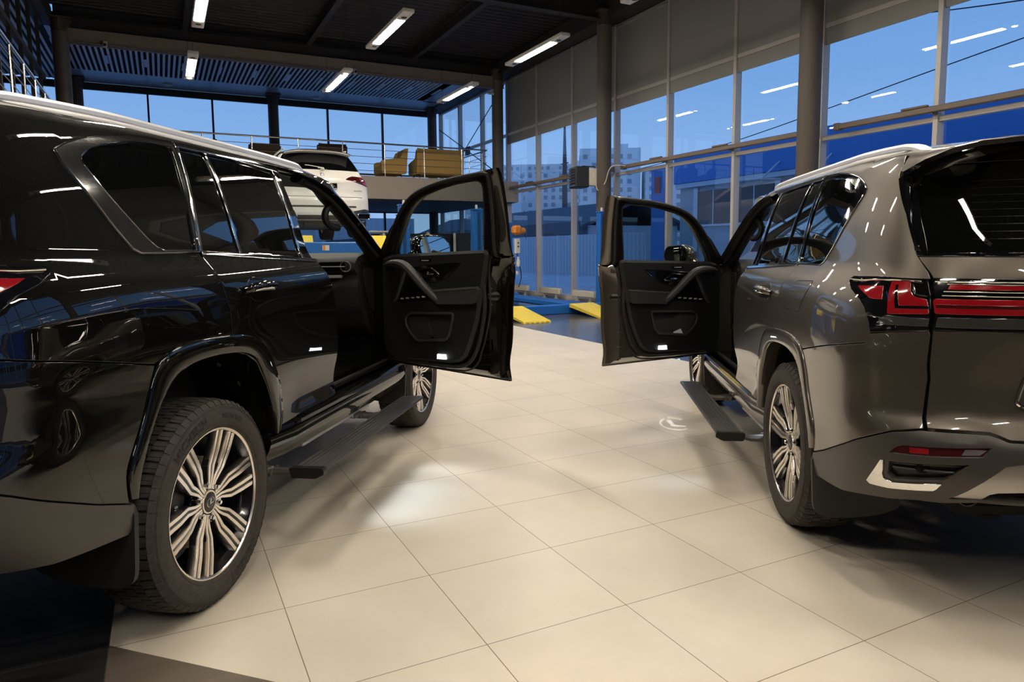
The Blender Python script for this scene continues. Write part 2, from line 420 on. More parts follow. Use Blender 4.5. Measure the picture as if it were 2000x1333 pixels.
TAIL=[(-.926,1.161),(-.905,1.203),(-.865,1.245),(-.816,1.276),(-.737,1.307),(-.686,1.334),(-.675,1.348),(-.69,1.361),(-.89,1.366),(-1.055,1.362)]
DGAP=[(-1.078,1.362),(-1.014,1.441),(-.949,1.593),(-.842,1.738),(-.826,1.755),(-.829,1.80)]
def side_outline():
    top=[(x,ZT(x)) for x in np.linspace(1.40,-.35,22)]+[(u,ZT(PW(u,1.84)[0])) for u in np.linspace(-.42,-.80,8)]
    lo=DGAP[::-1]+TAIL[::-1][1:]+[(-.915,1.123),(-.675,1.085),(-.36,1.024)]+FLO[7:10]+[(.090,1.066)]+GAP
    return top+lo+QW_LOW[1:]+smooth_poly(QW_TOP,3)[1:]+[(.6,1.842),(1.0,1.846)]+AFR[1:3]
RDOOR=[(.079,1.384),(.077,1.372),(.079,1.328),(.088,1.273),(.094,1.217),(.106,1.161),(.100,1.10),(.104,1.066),(.137,.99)]+LIP[9:12]+[(.445,.70),(.47,.64),(.49,.59),(1.14,.605),(1.155,.612),(1.165,.72),(1.17,.92),(1.15,1.09),(1.11,1.205),(1.08,1.275),(1.037,1.338)]
FDOOR=[(1.172,.600),(1.178,.75),(1.176,.92),(1.178,1.05),(1.166,1.20),(1.14,1.30),(1.10,1.366),(2.345,1.338),(2.315,1.20),(2.29,.95),(2.29,.65),(2.27,.605)]
BUMP=[(-.36,1.016),(-.675,1.077),(-.912,1.115),(-.926,1.153),(-1.13,1.181),(-1.136,1.17),(-1.157,1.015),(-1.132,.845),(-1.032,.823),(-.858,.753),(-.603,.632),(-.495,.59),(-.497,.653),(-.493,.70),(-.463,.765),(-.425,.84),(-.39,.93)]
SATIN=[(-.475,.572),(-.603,.622),(-.858,.743),(-1.032,.813),(-1.125,.834),(-1.258,.839),(-1.318,.839),(-1.345,.831),(-1.37,.820),(CEN,.817),(CEN,.60),(-1.304,.60),(-1.2,.576),(-1.134,.572),(-1.052,.55),(-.962,.536),(-.823,.508),(-.657,.492),(-.51,.478),(-.472,.50)]
# ------------------------------------------------------------------ wheel (outer face towards +y, axle at origin)
def tyre_mesh():
    mb=MB(); N=96
    half=[(.284,.106),(.290,.116),(.300,.124),(.318,.1305),(.340,.1335),(.362,.1315),(.380,.1265),(.392,.119),(.400,.108),(.4035,.094),(.405,.05)]
    mb.lathe(half[:9],N,'y'); mb.lathe([(r,-y) for r,y in half[:9][::-1]],N,'y'); mb.lathe(half[8:]+[(r,-y) for r,y in half[8:][::-1]],N,'y',1)  # groove floor near-black: shade between the blocks put into the colour
    # tread blocks: five rows of slanted blocks with sipes between
    rows=[(.062,.110,.050,.0035,60),(.024,.058,-.028,.0,60),(-.020,.020,.030,.0,60),(-.058,-.024,-.028,.0,60),(-.110,-.062,.050,.0035,60)]
    for ri,(y0,y1,sl,dr,n) in enumerate(rows):
        for k in range(n):
            w=2*PI/n; a0=k*w+(.5*w if ri%2 else 0); g=.17 if ri in (0,4) else .13
            for (f0,f1) in ((g,.5-.02),(.5+.02,1-.02)):
                P=[]
                for R,sh in ((.4030,0.0),(.4115,0.0)):
                    for (y,f) in ((y0,f0),(y1,f0),(y1,f1),(y0,f1)):
                        a=a0+f*w+sl*(abs(y)-.06)*18*.1
                        rr=R-(dr+.006 if abs(y)>.1 else 0)-(.0006 if abs(y)>.05 else 0)
                        yy=y+(.006 if (abs(y)>.1 and R<.405) else 0)*(1 if y>0 else -1)
                        P.append((rr*math.cos(a),yy,rr*math.sin(a)))
                mb.add(P,[(4,5,6,7),(0,1,5,4),(1,2,6,5),(2,3,7,6),(3,0,4,7)],0)
    # shoulder lugs on the outer and inner sidewall
    for sgn in (1,-1):
        for k in range(60):
            a0=2*PI*k/60; w=2*PI/60*.62
            P=[]
            for (r,y) in ((.385,.1225),(.4025,.1075)):
                for d in (.0,.0035):
                    for a in (a0,a0+w): P.append(((r+d*.6)*math.cos(a),sgn*(y+d),(r+d*.6)*math.sin(a)))
            mb.add(P,[(2,3,7,6),(0,1,3,2),(4,6,7,5),(0,2,6,4),(1,5,7,3)],0)
    for r,w,y in ((.3085,.0022,.1275),(.374,.0018,.1285),(.3795,.0012,.1272)):
        mb.lathe([(r-w,y-.002),(r-w*.5,y+.0016),(r+w*.5,y+.0012),(r+w,y-.003)],N,'y')
    return mb
def ring_text(mb,s,size,rad,ang,yfun,depth,mi,bold=0.0,sp=1.0):
    "letters bent round the sidewall, read from outside (+y), centred at angle ang"
    V,F=text_mesh(s,size,depth,bold,'CENTER',sp); P=[]
    for x,y,z in V:
        r=rad+y; a=ang+x/rad      # seen from +y the x axis points left
        P.append((r*math.cos(a),yfun(r)+z,r*math.sin(a)))
    mb.add(P,F,mi,smooth=False)
def sidey(r): return float(np.interp(r,[.29,.300,.318,.340,.362,.380,.392],[.116,.124,.1305,.1335,.1315,.1265,.119]))
def strip(mb,path,w,y0,y1,mi):
    "bar of width w following path in (r-axis, lateral), from depth y0 up to face y1 (functions of r)"
    n=len(path);L=[];R=[]
    for i,(a,b) in enumerate(path):
        p=np.array(path[max(i-1,0)]);q=np.array(path[min(i+1,n-1)]);d=(q-p)/np.linalg.norm(q-p);nn=np.array([-d[1],d[0]])
        wi=w[i] if isinstance(w,list) else w; L.append(np.array([a,b])+nn*wi/2);R.append(np.array([a,b])-nn*wi/2)
    rings=[]
    for l,r in zip(L,R):
        c=.0015
        rings.append([(l[0],y0(l[0]),l[1]),(l[0],y1(l[0])-c,l[1]),(l[0]*.96+r[0]*.04,y1(l[0]),l[1]*.94+r[1]*.06),(r[0]*.96+l[0]*.04,y1(r[0]),r[1]*.94+l[1]*.06),(r[0],y1(r[0])-c,r[1]),(r[0],y0(r[0]),r[1])])
    mb.loft(rings,mi,closed=True,cap=True)
def off_path(path,d):
    n=len(path);out=[]
    for i,(a,b) in enumerate(path):
        p=np.array(path[max(i-1,0)]);q=np.array(path[min(i+1,n-1)]);t=(q-p)/np.linalg.norm(q-p);di=d[i] if isinstance(d,list) else d; out.append((a-t[1]*di,b+t[0]*di))
    return out
def make_wheel(parent, loc, out, spin, text=False):
    "out=+1 faces +y of the car frame"
    w=MB()
    w.lathe([(.2965,.106),(.2985,.114),(.2955,.119),(.2895,.1185),(.2845,.114)],64,'y',1)       # machined rim edge
    w.lathe([(.2845,.114),(.281,.100),(.272,.080),(.262,.05),(.258,-.02),(.262,-.09),(.285,-.105),(.296,-.11)],64,'y',0)
    w.lathe([(.0,.078),(.052,.078),(.060,.072),(.098,.068),(.100,.03),(.08,.0)],48,'y',0)
    w.lathe([(.040,.089),(.046,.0885),(.048,.084),(.048,.07)],48,'y',1)
    wm=[M['wheel_black'],M['machined'],M['groove']]
    o=w.build('wheel',wm,parent,flip=1,fix=True); o.location=loc; o.rotation_euler=(0,spin if out>0 else spin,0 if out>0 else PI)
    yf=lambda r:.086+(.026)*sst(.06,.27,r)
    for g in range(6):
        s=MB()
        for sd in (1,-1):
            path=[(.2885,.0445*sd),(.20,.0385*sd),(.140,.0345*sd),(.112,.0235*sd),(.085,.0150*sd),(.050,.0120*sd)]
            strip(s,path,[.046,.042,.038,.034,.026,.020],lambda r:yf(r)-.034,lambda r:yf(r)-.005,2)
            strip(s,off_path(path,[.0148,.0136,.0122,.0105,.0075,.005]),[.0165,.0150,.0135,.0125,.0105,.009],lambda r:yf(r)-.025,lambda r:yf(r),1)
            strip(s,off_path(path,[-.0148,-.0136,-.0122,-.0105,-.0075,-.005]),[.0165,.0150,.0135,.0125,.0105,.009],lambda r:yf(r)-.025,lambda r:yf(r),1)
        q=s.build('spoke',wm,o,flip=1,fix=True); q.rotation_euler=(0,-g*PI/3,0)
    n=MB(); n.lathe([(0,.097),(.0075,.097),(.0115,.092),(.0125,.060)],6,'y',0); n.lathe([(.0165,.0685),(.0185,.080),(.0155,.076)],16,'y',1)
    for g in range(6):
        a=(g+.5)*PI/3; q=n.build('lug_nut',[M['chrome'],M['wheel_black']],o,flip=1,fix=True) if g==0 else q.copy()
        if g: COL.objects.link(q)
        q.location=(.0698*math.cos(a),0,.0698*math.sin(a))
    c=MB(); c.lathe([(0,.093),(.030,.0925),(.037,.090),(.0405,.084),(.0405,.07)],40,'y',0)
    el=[(.024*math.cos(t),.093,.0175*math.sin(t)) for t in np.linspace(0,2*PI,40,endpoint=False)]
    c.tube(el,.0018,6,1,closed=True)
    L=[(.008,.013),(-.001,.0125),(-.008,-.006),(.017,-.0085),(.015,-.0045),(-.002,-.0025)]
    c.prism([(-x,y) for x,y in L],.0915,.0945,lambda a,b,t:(a,t,b),1)
    c.build('hub_cap',[M['cap_grey'],M['silver_text']],o,flip=1,fix=True)
    t=tyre_mesh()
    if text:
        ring_text(t,'MICHELIN',.044,.330,text[0],sidey,.0016,1,.0016,1.12)
        ring_text(t,'MICHELIN',.044,.330,text[0]+PI,sidey,.0016,1,.0016,1.12)
        ring_text(t,'265/50 R 22',.027,.333,text[1],sidey,.0011,1,.0007,1.1)
    ty=t.build('tyre',[M['tyre'],M['tyre_text_shade']],o,flip=1,fix=False)
    d=MB(); d.lathe([(.085,.028),(.178,.028),(.178,.000),(.085,.0)],48,'y',0)
    for k in range(36):
        a=2*PI*k/36; r=.118+.016*(k%4); d.lathe([(0,.0286),(.0042,.0286),(.0042,.027)],8,'y',1,c=(r*math.cos(a),0,r*math.sin(a)))
    d.build('brake_disc',[M['disc'],M['dark']],o,flip=1,fix=True)
    k=MB(); pts=[(.195*math.cos(a),.195*math.sin(a)) for a in np.linspace(-.55,.55,9)]+[(.115*math.cos(a),.115*math.sin(a)) for a in np.linspace(.55,-.55,9)]
    k.prism(pts,-.02,.052,lambda a,b,t:(a,t,b),0)
    ring_text(k,'LEXUS',.024,.150,0.0,lambda r:.0522,.0006,1,.0004,1.1); kk=k.build('brake_caliper',[M['caliper'],M['plate']],o,flip=1,fix=True); kk.rotation_euler=(0,-3.05-spin if out>0 else -spin,0)
    return o
# ------------------------------------------------------------------ one large SUV
HX,HY=2.27,.93
def make_car(key, label, opn, pos, heading, lift, th, pm, satin, fuel=False, spin=(0,0), text=None, qtrim='black_gloss', puddle=(.85,1.80), mtilt=.2):
    global FLIP
    FLIP = 1.0 if opn=='L' else -1.0
    car=empty('car',pos,heading,label,'car')
    LZ=(0,0,lift)
    def B(mb,name,mats,parent=None,**k):
        o=mb.build(name,mats,parent or car,**k)
        if parent is None and 'loc' not in k: o.location=LZ
        return o
    P=M[pm]
    # ---- body shell: both sides, roof
    for side in (1,-1):
        fl=FLIP*side
        mb=MB(); panel(mb,side_outline(),h=.045,hem=.02)
        body=B(mb,'side_panel',[P],flip=fl)
        mb=MB(); fo=eq_resample(smooth_poly(FLO,4),44); li=eq_resample(smooth_poly(LIP,4),44); rings=[]
        for a,b in zip(fo,li):
            ring=[]
            for f,of in ((0,-.004),(.012,.003),(.05,.0065),(.40,.0105),(.80,.0125),(.95,.0115),(1.0,.005)):
                q=(a[0]*(1-f)+b[0]*f,a[1]*(1-f)+b[1]*f); p,n=PN(q[0],q[1]); ring.append(p+n*of)
            p,n=PN(b[0],b[1]); ring.append(p+np.array([0,-.03,0])); ring.append(p+np.array([0,-.07,0]))
            rings.append(ring)
        mb.loft(rings,0,closed=False)
        B(mb,'wheel_arch_moulding',[P],flip=fl,ang=50)
        # arch liner
        for cx in (0,2.85):
            mb=MB(); rr=[]
            loop=[(-.475,.52)]+LIP+[(.475,.50)]
            for y in (.93,.80,.52): rr.append([(a+cx,min(y,SIDE(a+cx,b)-.025) if y>.9 else y,b+.012) for a,b in loop])
            mb.loft(rr,0,closed=False); mb.prism(loop,.52,.515,lambda a,b,t:(a+cx,t,b),0)
            for k in range(7):                  # moulded ribs of the liner
                a=.35+k*.4; c=(cx+.45*math.cos(a),.78,.50+.47*math.sin(a)); mb.box(c,(.03,.20,.012),0,ry=PI/2-a)
            B(mb,'wheel_arch_liner',[M['black_plastic']],flip=fl)
        # rear quarter glass
        mb=MB(); q=[(.069,1.392)]+QW_LOW[1:]+smooth_poly(QW_TOP,3)[1:]
        qg=[(.05,1.402),(-.134,1.402),(-.172,1.413),(-.209,1.443),(-.303,1.545),(-.395,1.655),(-.42,1.69),(-.418,1.705),(-.349,1.741),(-.261,1.77),(-.115,1.799),(.012,1.809),(.127,1.812)]
        panel(mb,inset(q,.002),[qg],off=.003,hem=.012,h=.03,hole_hem=.010)
        qt=B(mb,'quarter_window_trim',[M[qtrim]],flip=fl)
        mb=MB(); panel(mb,qg,off=-.004,hem=0,h=.04); B(mb,'quarter_window',[M['priv']],qt,flip=fl)
        if side==1:
            mb=MB(); mb.tube([PN(u,z,.004)[0] for u,z in resample(inset(q,.004),.03)],.0022,6,0,closed=True); qtrim!='black_gloss' and mb.tube([PN(u,z,.003)[0] for u,z in resample(qg,.03)],.0020,6,0,closed=True)
            B(mb,'chrome_edge',[M['chrome']],qt,flip=fl)
        # rear door
        mb=MB(); panel(mb,RDOOR,h=.04,hem=.022)
        rd=B(mb,'rear_door',[P],flip=fl)
        up=[(.079,1.392),(.171,1.832),(.6,1.835),(.98,1.834),(1.0,1.79),(1.015,1.60),(1.04,1.345)]
        mb=MB(); panel(mb,up,off=-.008,hem=.012,h=.05); B(mb,'window_frame',[M['black_gloss']],rd,flip=fl)
        mb=MB(); panel(mb,[(.094,1.40),(.178,1.806),(.352,1.804),(.358,1.392)],off=-.0055,hem=.004,h=.05); panel(mb,[(.372,1.39),(.368,1.804),(.6,1.81),(.928,1.790),(.917,1.362)],off=-.0055,hem=.004,h=.05)
        B(mb,'door_window',[M['priv']],rd,flip=fl)
        mb=MB(); tp=[(.168,1.822),(.335,1.823),(.529,1.822),(.738,1.816),(.995,1.805)]
        panel(mb,tp+[(x,z+.017) for x,z in tp[::-1]],off=.004,hem=.01,h=.05)
        panel(mb,[(.079,1.386),(.49,1.366),(1.04,1.342),(1.04,1.354),(.49,1.378),(.079,1.399)],off=.006,hem=.012,h=.05)
        for (a,b,w) in (((.365,1.39),(.361,1.818),.013),((.923,1.358),(.935,1.81),.016),((.087,1.40),(.172,1.822),.012)):
            panel(mb,[(a[0]-w/2,a[1]),(a[0]+w/2,a[1]),(b[0]+w/2,b[1]),(b[0]-w/2,b[1])],off=.003,hem=.009,h=.05)
        B(mb,'window_moulding',[M['chrome']],rd,flip=fl)
        # door handle: recessed cup and bar
        mb=MB(); ell=[(.345+.088*math.cos(t),1.235+.052*math.sin(t)) for t in np.linspace(0,2*PI,24,endpoint=False)]
        panel(mb,ell,off=.0012,hem=.003,h=.02,mi=0)
        for k in range(1):
            path=[(.235,1.236,.004),(.252,1.238,.026),(.29,1.240,.040),(.36,1.240,.043),(.42,1.238,.036),(.455,1.236,.018),(.465,1.235,.002)]
            pp=[PN(x,z,o)[0] for x,z,o in path]; mb.tube(smooth_poly(pp,4),[.010+.008*math.sin(PI*min(1,i/24)) for i in range(25)],10,1,sy=1.25)
            mb.tube([PN(x,z-.010,o+.012)[0] for x,z,o in path[1:-1]],.005,6,2)
        B(mb,'door_handle',[P,P,M['chrome']],rd,flip=fl)
        # tail lamp in the side panel
        mb=MB(); tl=TAIL[::1]+[(-1.118,1.30),(-1.129,1.245),(-1.134,1.185)]
        tl=[(-1.134,1.183)]+[(-.928,1.159)]+TAIL[1:]+[(-1.072,1.362),(-1.108,1.305),(-1.127,1.24)]
        panel(mb,inset(tl,.003),off=.004,hem=.03,h=.03); lamp=B(mb,'tail_lamp',[M['black_gloss']],flip=fl)
        mb=MB(); panel(mb,[(-.77,1.324),(-.918,1.328),(-.940,1.282),(-.88,1.284),(-.82,1.305)],off=.006,hem=.004,h=.03)
        panel(mb,round_poly([(-.946,1.346),(-1.020,1.347),(-1.045,1.298),(-1.100,1.287),(-1.119,1.241),(-.985,1.233)],[.004,.01,.03,.004,.004,.004]),off=.008,hem=.006,h=.02)
        B(mb,'red_lens',[M['red_lens']],lamp,flip=fl)
        mb=MB(); panel(mb,[(-.974,1.334),(-.982,1.334),(-1.018,1.262),(-1.112,1.266),(-1.115,1.257),(-1.008,1.253)],off=.0095,hem=.002,h=.02); panel(mb,[(-.955,1.215),(-.96,1.195),(-1.125,1.198),(-1.125,1.222),(-.985,1.226)],off=.006,hem=.003,h=.02,mi=1)
        mb.tube([PN(u,z,.010)[0] for u,z in [(-.70,1.345),(-.78,1.344),(-.95,1.352),(-1.06,1.350)]],.004,6,2); mb.tube([PN(u,z,.008)[0] for u,z in [(-1.03,1.340),(-1.055,1.308),(-1.075,1.300),(-1.10,1.298)]],.003,6,2)
        B(mb,'lamp_insert',[M['black_gloss'],M['smoke'],M['chrome']],lamp,flip=fl)
        # painted bumper cover
        mb=MB(); panel(mb,BUMP,h=.045,hem=.02); B(mb,'bumper_cover',[P],flip=fl)
        # near-black backing that paints the shade inside the panel gaps
        mb=MB(); panel(mb,[(1.01,1.80),(.17,1.79),(-.3,1.80),(-.78,1.75),(-.95,1.5),(-1.09,1.30),(-1.10,.86),(-.62,.66),(-.50,.66),(-.42,.93),(-.36,1.03),(-.1,1.085),(.2,1.08),(.42,.98),(.56,.72),(.58,.62),(1.13,.64),(1.13,1.2),(1.0,1.36)],off=-.024,hem=0,h=.08)
        B(mb,'gap_shade_backing',[M['dark']],flip=fl)
        # roof rail
        mb=MB(); rings=[]; xs=np.linspace(-.86,1.60,46)
        for x in xs:
            e=min(sst(-.86,-.62,x),1-sst(1.40,1.60,x)); zb=ZT(x)+.012-(.03*(1-sst(-.86,-.5,x)) if x<-.5 else 0)
            yc=.648-.02*(1-e); hh=.010+.030*e; ww=.010+.013*e
            sec=[(-ww,-.01),(-ww,hh*.75),(-ww*.55,hh),(ww*.5,hh),(ww,hh*.72),(ww,hh*.42),(ww*.72,hh*.36),(ww*.72,hh*.30),(ww*1.15,hh*.24),(ww*1.3,-.012)]
            rings.append([(x,yc+a,zb+b+(1.0-e)*(-.004)) for a,b in sec])
        mb.loft(rings,0,closed=True,cap=True); B(mb,'roof_rail',[M['satin_alu']],flip=fl,ang=40,fix=True)
        # front fender
        fp=[(2.352,1.335),(2.32,1.20),(2.297,.95),(2.297,.60)]+[(a+2.85,b) for a,b in LIP]+[(3.38,.55),(3.62,.58),(3.72,.80),(3.74,1.05),(3.66,1.16),(3.3,1.235),(2.75,1.30),(2.45,1.335)]
        mb=MB(); panel(mb,fp,h=.06,hem=.03); B(mb,'front_fender',[P],flip=fl)
        mb=MB(); rings=[]
        for a,b in zip(fo,li):
            ring=[]
            for f,of in ((0,-.004),(.05,.0065),(.80,.0125),(1.0,.005)):
                q=(a[0]*(1-f)+b[0]*f+2.85,a[1]*(1-f)+b[1]*f); p,n=PN(q[0],q[1]); ring.append(p+n*of)
            ring.append(PN(b[0]+2.85,b[1])[0]+np.array([0,-.05,0])); rings.append(ring)
        mb.loft(rings,0,closed=False); B(mb,'wheel_arch_moulding',[P],flip=fl,ang=50)
        # headlamp
        mb=MB(); panel(mb,[(3.40,1.02),(3.70,1.00),(3.715,.90),(3.58,.88)],off=.01,hem=.02,h=.05); B(mb,'headlamp',[M['smoke']],flip=fl)
        # sill
        mb=MB(); sec=[(.940,.606),(.966,.598),(.971,.582),(.958,.566),(.938,.556),(.940,.540),(.962,.528),(.965,.505),(.952,.470),(.935,.440),(.905,.405),(.60,.405)]
        rings=[]
        for x in np.linspace(.49,2.40,20):
            k=sst(.49,.75,x); rings.append([(x,y-.035*(1-k)*(y>.7),z-(.03*(1-k) if z>.5 else 0)*0) for y,z in sec])
        mb.loft(rings,0,closed=False); mb.add(rings[0],[tuple(range(len(sec)))]); mb.add(rings[-1],[tuple(range(len(sec)))])
        B(mb,'sill',[P],flip=fl,fix=False,ang=30)
        # mud flaps
        mb=MB(); fl_=[(.595,.53),(.60,.34),(.68,.305),(.80,.285),(.90,.285),(.945,.30),(.958,.34),(.968,.54),(.955,.575),(.80,.57)]
        fl_=round_poly(fl_,[.0,.02,.02,.0,.0,.03,.03,.0,.02,.0])
        mb.prism(fl_,-.455,-.475,lambda a,b,t:(t-.10*max(0,.955-a)*.6,a,b)); B(mb,'mud_flap',[M['flap']],flip=fl,fix=True)
        mb=MB(); mb.prism(fl_,2.395,2.378,lambda a,b,t:(t,a,b)); B(mb,'mud_flap',[M['flap']],flip=fl,fix=True)
        # running board, swung down
        if side==1:
            mb=MB(); sec=round_poly([(1.062,.418),(1.205,.422),(1.212,.405),(1.175,.388),(1.075,.388)],.006,3)
            mb.loft([[(x,y,z) for y,z in sec] for x in (.43,.44,2.00,2.01)],0,cap=True)
            for y in (1.085,1.110,1.135,1.160,1.185): mb.box((1.22,y,.4215),(1.54,.012,.004),0,bev=.001)
            rb=B(mb,'running_board',[M['step']],fix=True,ang=25); rb.location=(0,0,lift)
            mb=MB(); mb.loft([[(x,y,z) for y,z in round_poly([(1.055,.424),(1.218,.428),(1.224,.40),(1.18,.378),(1.065,.378)],.01,3)] for x in (.405,.440)],0,cap=True)
            B(mb,'end_cap',[M['black_plastic']],rb,fix=True)
            for x in (.50,1.62):
                mb=MB(); mb.tube([(x-.05,.80,.40),(x-.01,.90,.378),(x+.01,1.0,.370),(x,1.10,.392)],[.022,.024,.02,.016],8); mb.box((x-.03,.88,.385),(.10,.10,.03),0,rz=.3,bev=.008)
                for dx in (-.03,.03): mb.tube([(x+dx,.93,.395),(x+dx,.93,.362)],.010,8)
                B(mb,'support_arm',[M['satin_black']],rb,fix=True)
    if fuel:
        fo_=round_poly([(-.119,1.318),(-.335,1.326),(-.340,1.30),(-.292,1.205),(-.262,1.179),(-.062,1.179),(-.050,1.20),(-.085,1.30)],.012)
        mb=MB(); panel(mb,fo_,off=.0006,hem=0,h=.05,mi=1); panel(mb,inset(fo_,.004),off=.0016,hem=.002,h=.04,mi=0); B(mb,'fuel_flap',[P,M['dark']])
    # ---- roof skin
    mb=MB(); xs=list(np.linspace(-.88,1.85,44)); rows=[]; 
    def edge(x):
        if x>=XS: return SIDE(x,ZT(x)),ZT(x)
        u0,u1=XS,CEN
        for _ in range(40):
            um=(u0+u1)/2; zz=ZT(x); p=PW(um,zz)
            if p[0]>x: u0=um
            else: u1=um
        p=PW((u0+u1)/2,zz); return p[1],zz
    for x in xs:
        ye,ze=edge(x); zc=1.39+(1.932-1.39)*(1+RZ(x)/.5); row=[]
        for k in range(-16,17):
            t=k/16; a=abs(t); f=(1-a**2.6)**(.62) if a<1 else 0
            row.append((x,ye*t,ze+(zc-ze)*f))
        rows.append(row)
    mb.loft(rows,0,closed=False); mb.loft([[ (p[0],p[1]*.99,p[2]-.045) for p in r] for r in rows[::-1]],1,closed=False)
    B(mb,'roof',[P,M['trim2']],ang=60)
    # ---- windscreen and pillars
    ws_t=[(1.85,y,1.39+(1.932-1.39)*(1+RZ(1.85)/.5)-.048*(abs(y)/.62)**2.5) for y in np.linspace(-.61,.61,13)]
    ws_b=[(2.72-.16*(abs(y)/.72)**2,y,1.30) for y in np.linspace(-.765,.765,13)]
    mb=MB(); mb.loft([[tuple(np.array(a)*(1-t)+np.array(b)*t+np.array([.03*math.sin(PI*t),0,.035*math.sin(PI*t)])) for a,b in zip(ws_t,ws_b)] for t in np.linspace(0,1,9)],0,closed=False)
    B(mb,'windscreen',[M['wind_glass']],ang=60)
    for side in (1,-1):
        fl=FLIP*side; mb=MB(); A=eq_resample(smooth_poly(AFR[2:],4),24); rings=[]
        e0=np.array(ws_t[-1]);e1=np.array(ws_b[-1])
        wp=[(x,SIDE(x,ZT(x)),ZT(x)) for x in (1.40,1.55,1.70)]+[tuple(e0*(1-t)+e1*t+np.array([.03*math.sin(PI*t),0,.035*math.sin(PI*t)])) for t in np.linspace(.04,1,9)]
        WE=[np.array(q) for q in eq_resample(wp,24)]
        for i,(x,z) in enumerate(A):
            w=WE[i]; s=np.array([x,SIDE(x,z),z]); k=1 if i>2 else .25
            rings.append([s+[0,-.045,-.004],s+[0,-.004,0],s,s*.7+w*.3+np.array([.002,.010,.008])*k,(s+w)/2+np.array([.004,.014,.012])*k,s*.3+w*.7+np.array([.002,.008,.009])*k,w,w+np.array([-.02,-.02,-.01])])
        mb.loft(rings,0,closed=False); ap=B(mb,'front_pillar',[P],flip=fl,ang=45)
        # inner pillar trim with grab handle
        mb=MB(); rings=[]
        for i,(x,z) in enumerate(A):
            w=WE[i]; s=np.array([x,SIDE(x,z),z]); d=(w-s); L_=np.linalg.norm(d); d=d/L_; c=(s+w)/2+np.array([-.035,-.05,-.022]); hw=min(max(L_*.42,.03),.062)
            rings.append([c+d*math.cos(2*PI*k/8)*hw+np.array([-.42,-.64,-.55])*math.sin(2*PI*k/8)*.038 for k in range(8)])
        mb.loft(rings,0,cap=True); B(mb,'pillar_trim',[M['trim']],ap,flip=fl,fix=True)
        if side==1:
            seal=[(x,SIDE(x,z)-.05,z-.018) for x,z in A]; mb=MB(); mb.tube(seal,.013,8); B(mb,'weather_seal',[M['rubber']],ap)
        g=[(1.765,.70,1.685),(1.735,.685,1.65),(1.725,.68,1.61),(1.745,.685,1.575),(1.79,.70,1.55),(1.845,.715,1.545)]
        mb=MB(); mb.tube(smooth_poly(g,4),.022,8); B(mb,'grab_handle',[M['trim']],ap,flip=fl)
    # ---- middle pillar and rear door shut face on the open side
    mb=MB(); bp=[(1.15,.62),(1.16,.90),(1.14,1.10),(1.08,1.28),(1.04,1.36),(1.015,1.60),(.99,1.82)]
    rings=[[(x,SIDE(x,z)-.02,z),(x+.05,SIDE(x,z)-.07,z),(x+.06,SIDE(x,z)-.15,z),(x-.10,SIDE(x,z)-.16,z),(x-.12,SIDE(x,z)-.03,z)] for x,z in smooth_poly(bp,3)]
    mb.loft(rings,0,cap=True); B(mb,'middle_pillar',[P],fix=True)
    mb=MB(); mb.tube([(x+.045,SIDE(x,z)-.055,z) for x,z in smooth_poly(bp,3)],.012,8); mb.tube([(2.30,.885,z) for z in (.64,.9,1.2,1.33)],.013,8); mb.tube([(x,.885,.628) for x in (1.2,1.6,2.0,2.28)],.013,8)
    B(mb,'weather_seal',[M['rubber']])
    # hinge pillar
    mb=MB(); mb.loft([[(2.28,.955,z),(2.275,.88,z),(2.29,.76,z),(2.42,.76,z),(2.42,.95,z)] for z in (.60,.8,1.1,1.34)],0,cap=True)
    for z in (.80,1.13): mb.box((2.262,.915,z),(.05,.06,.055),1,bev=.008)
    B(mb,'hinge_pillar',[P,P],fix=True)
    # sill plate and kick panel
    mb=MB(); mb.box((1.72,.82,.610),(1.14,.16,.03),0,bev=.012); mb.box((1.72,.83,.627),(.80,.07,.006),1,bev=.002); mb.box((1.3,.85,.625),(.16,.03,.004),1)
    B(mb,'sill_plate',[M['black_plastic'],M['piano']],fix=True)
    # ---- cabin
    mb=MB(); mb.box((1.35,0,.565),(2.2,1.56,.04),0); mb.box((2.42,0,.80),(.05,1.54,.55),0); mb.box((-.1,0,1.0),(.06,1.5,.7),0)
    B(mb,'cabin_floor',[M['carpet']])
    mb=MB(); ds=[(2.50,1.34),(2.40,1.372),(2.22,1.385),(2.06,1.355),(2.00,1.31),(2.005,1.265),(2.05,1.25),(2.06,1.20),(2.03,1.16),(2.07,1.02),(2.20,.86),(2.30,.80),(2.50,.80)]
    ds=round_poly(ds,.02,3); mb.loft([[(x,y,z) for x,z in ds] for y in (-.755,-.73,0,.73,.755)],0,cap=True); dash=B(mb,'dashboard',[M['trim2']],fix=True)
    mb=MB(); mb.box((2.005,.60,1.293),(.03,.20,.062),0,bev=.008); mb.box((1.995,.60,1.293),(.02,.18,.006),1); mb.lathe([(.030,0),(.036,.004),(.036,-.01)],20,'x',1,c=(1.995,.695,1.293)); mb.box((2.03,0,1.225),(.03,1.3,.02),1,bev=.004)
    B(mb,'air_vent',[M['piano'],M['satin_alu']],dash,fix=True)
    mb=MB(); mb.prism(round_poly([(2.06,1.32),(2.42,1.33),(2.42,.86),(2.30,.80),(2.18,1.0),(2.10,1.16)],.03),.755,.772,lambda a,b,t:(a,t,b)); mb.prism(inset(round_poly([(2.10,1.28),(2.34,1.29),(2.30,.95),(2.22,1.0),(2.13,1.16)],.03),.004),.772,.778,lambda a,b,t:(a,t,b),1); B(mb,'dash_end_panel',[M['trim'],M['trim2']],dash,fix=True)
    sy=.38 if opn=='L' else -.38
    mb=MB(); c=Vector((1.84,sy,1.20)); R=Matrix.Rotation(-.42,3,'Y')
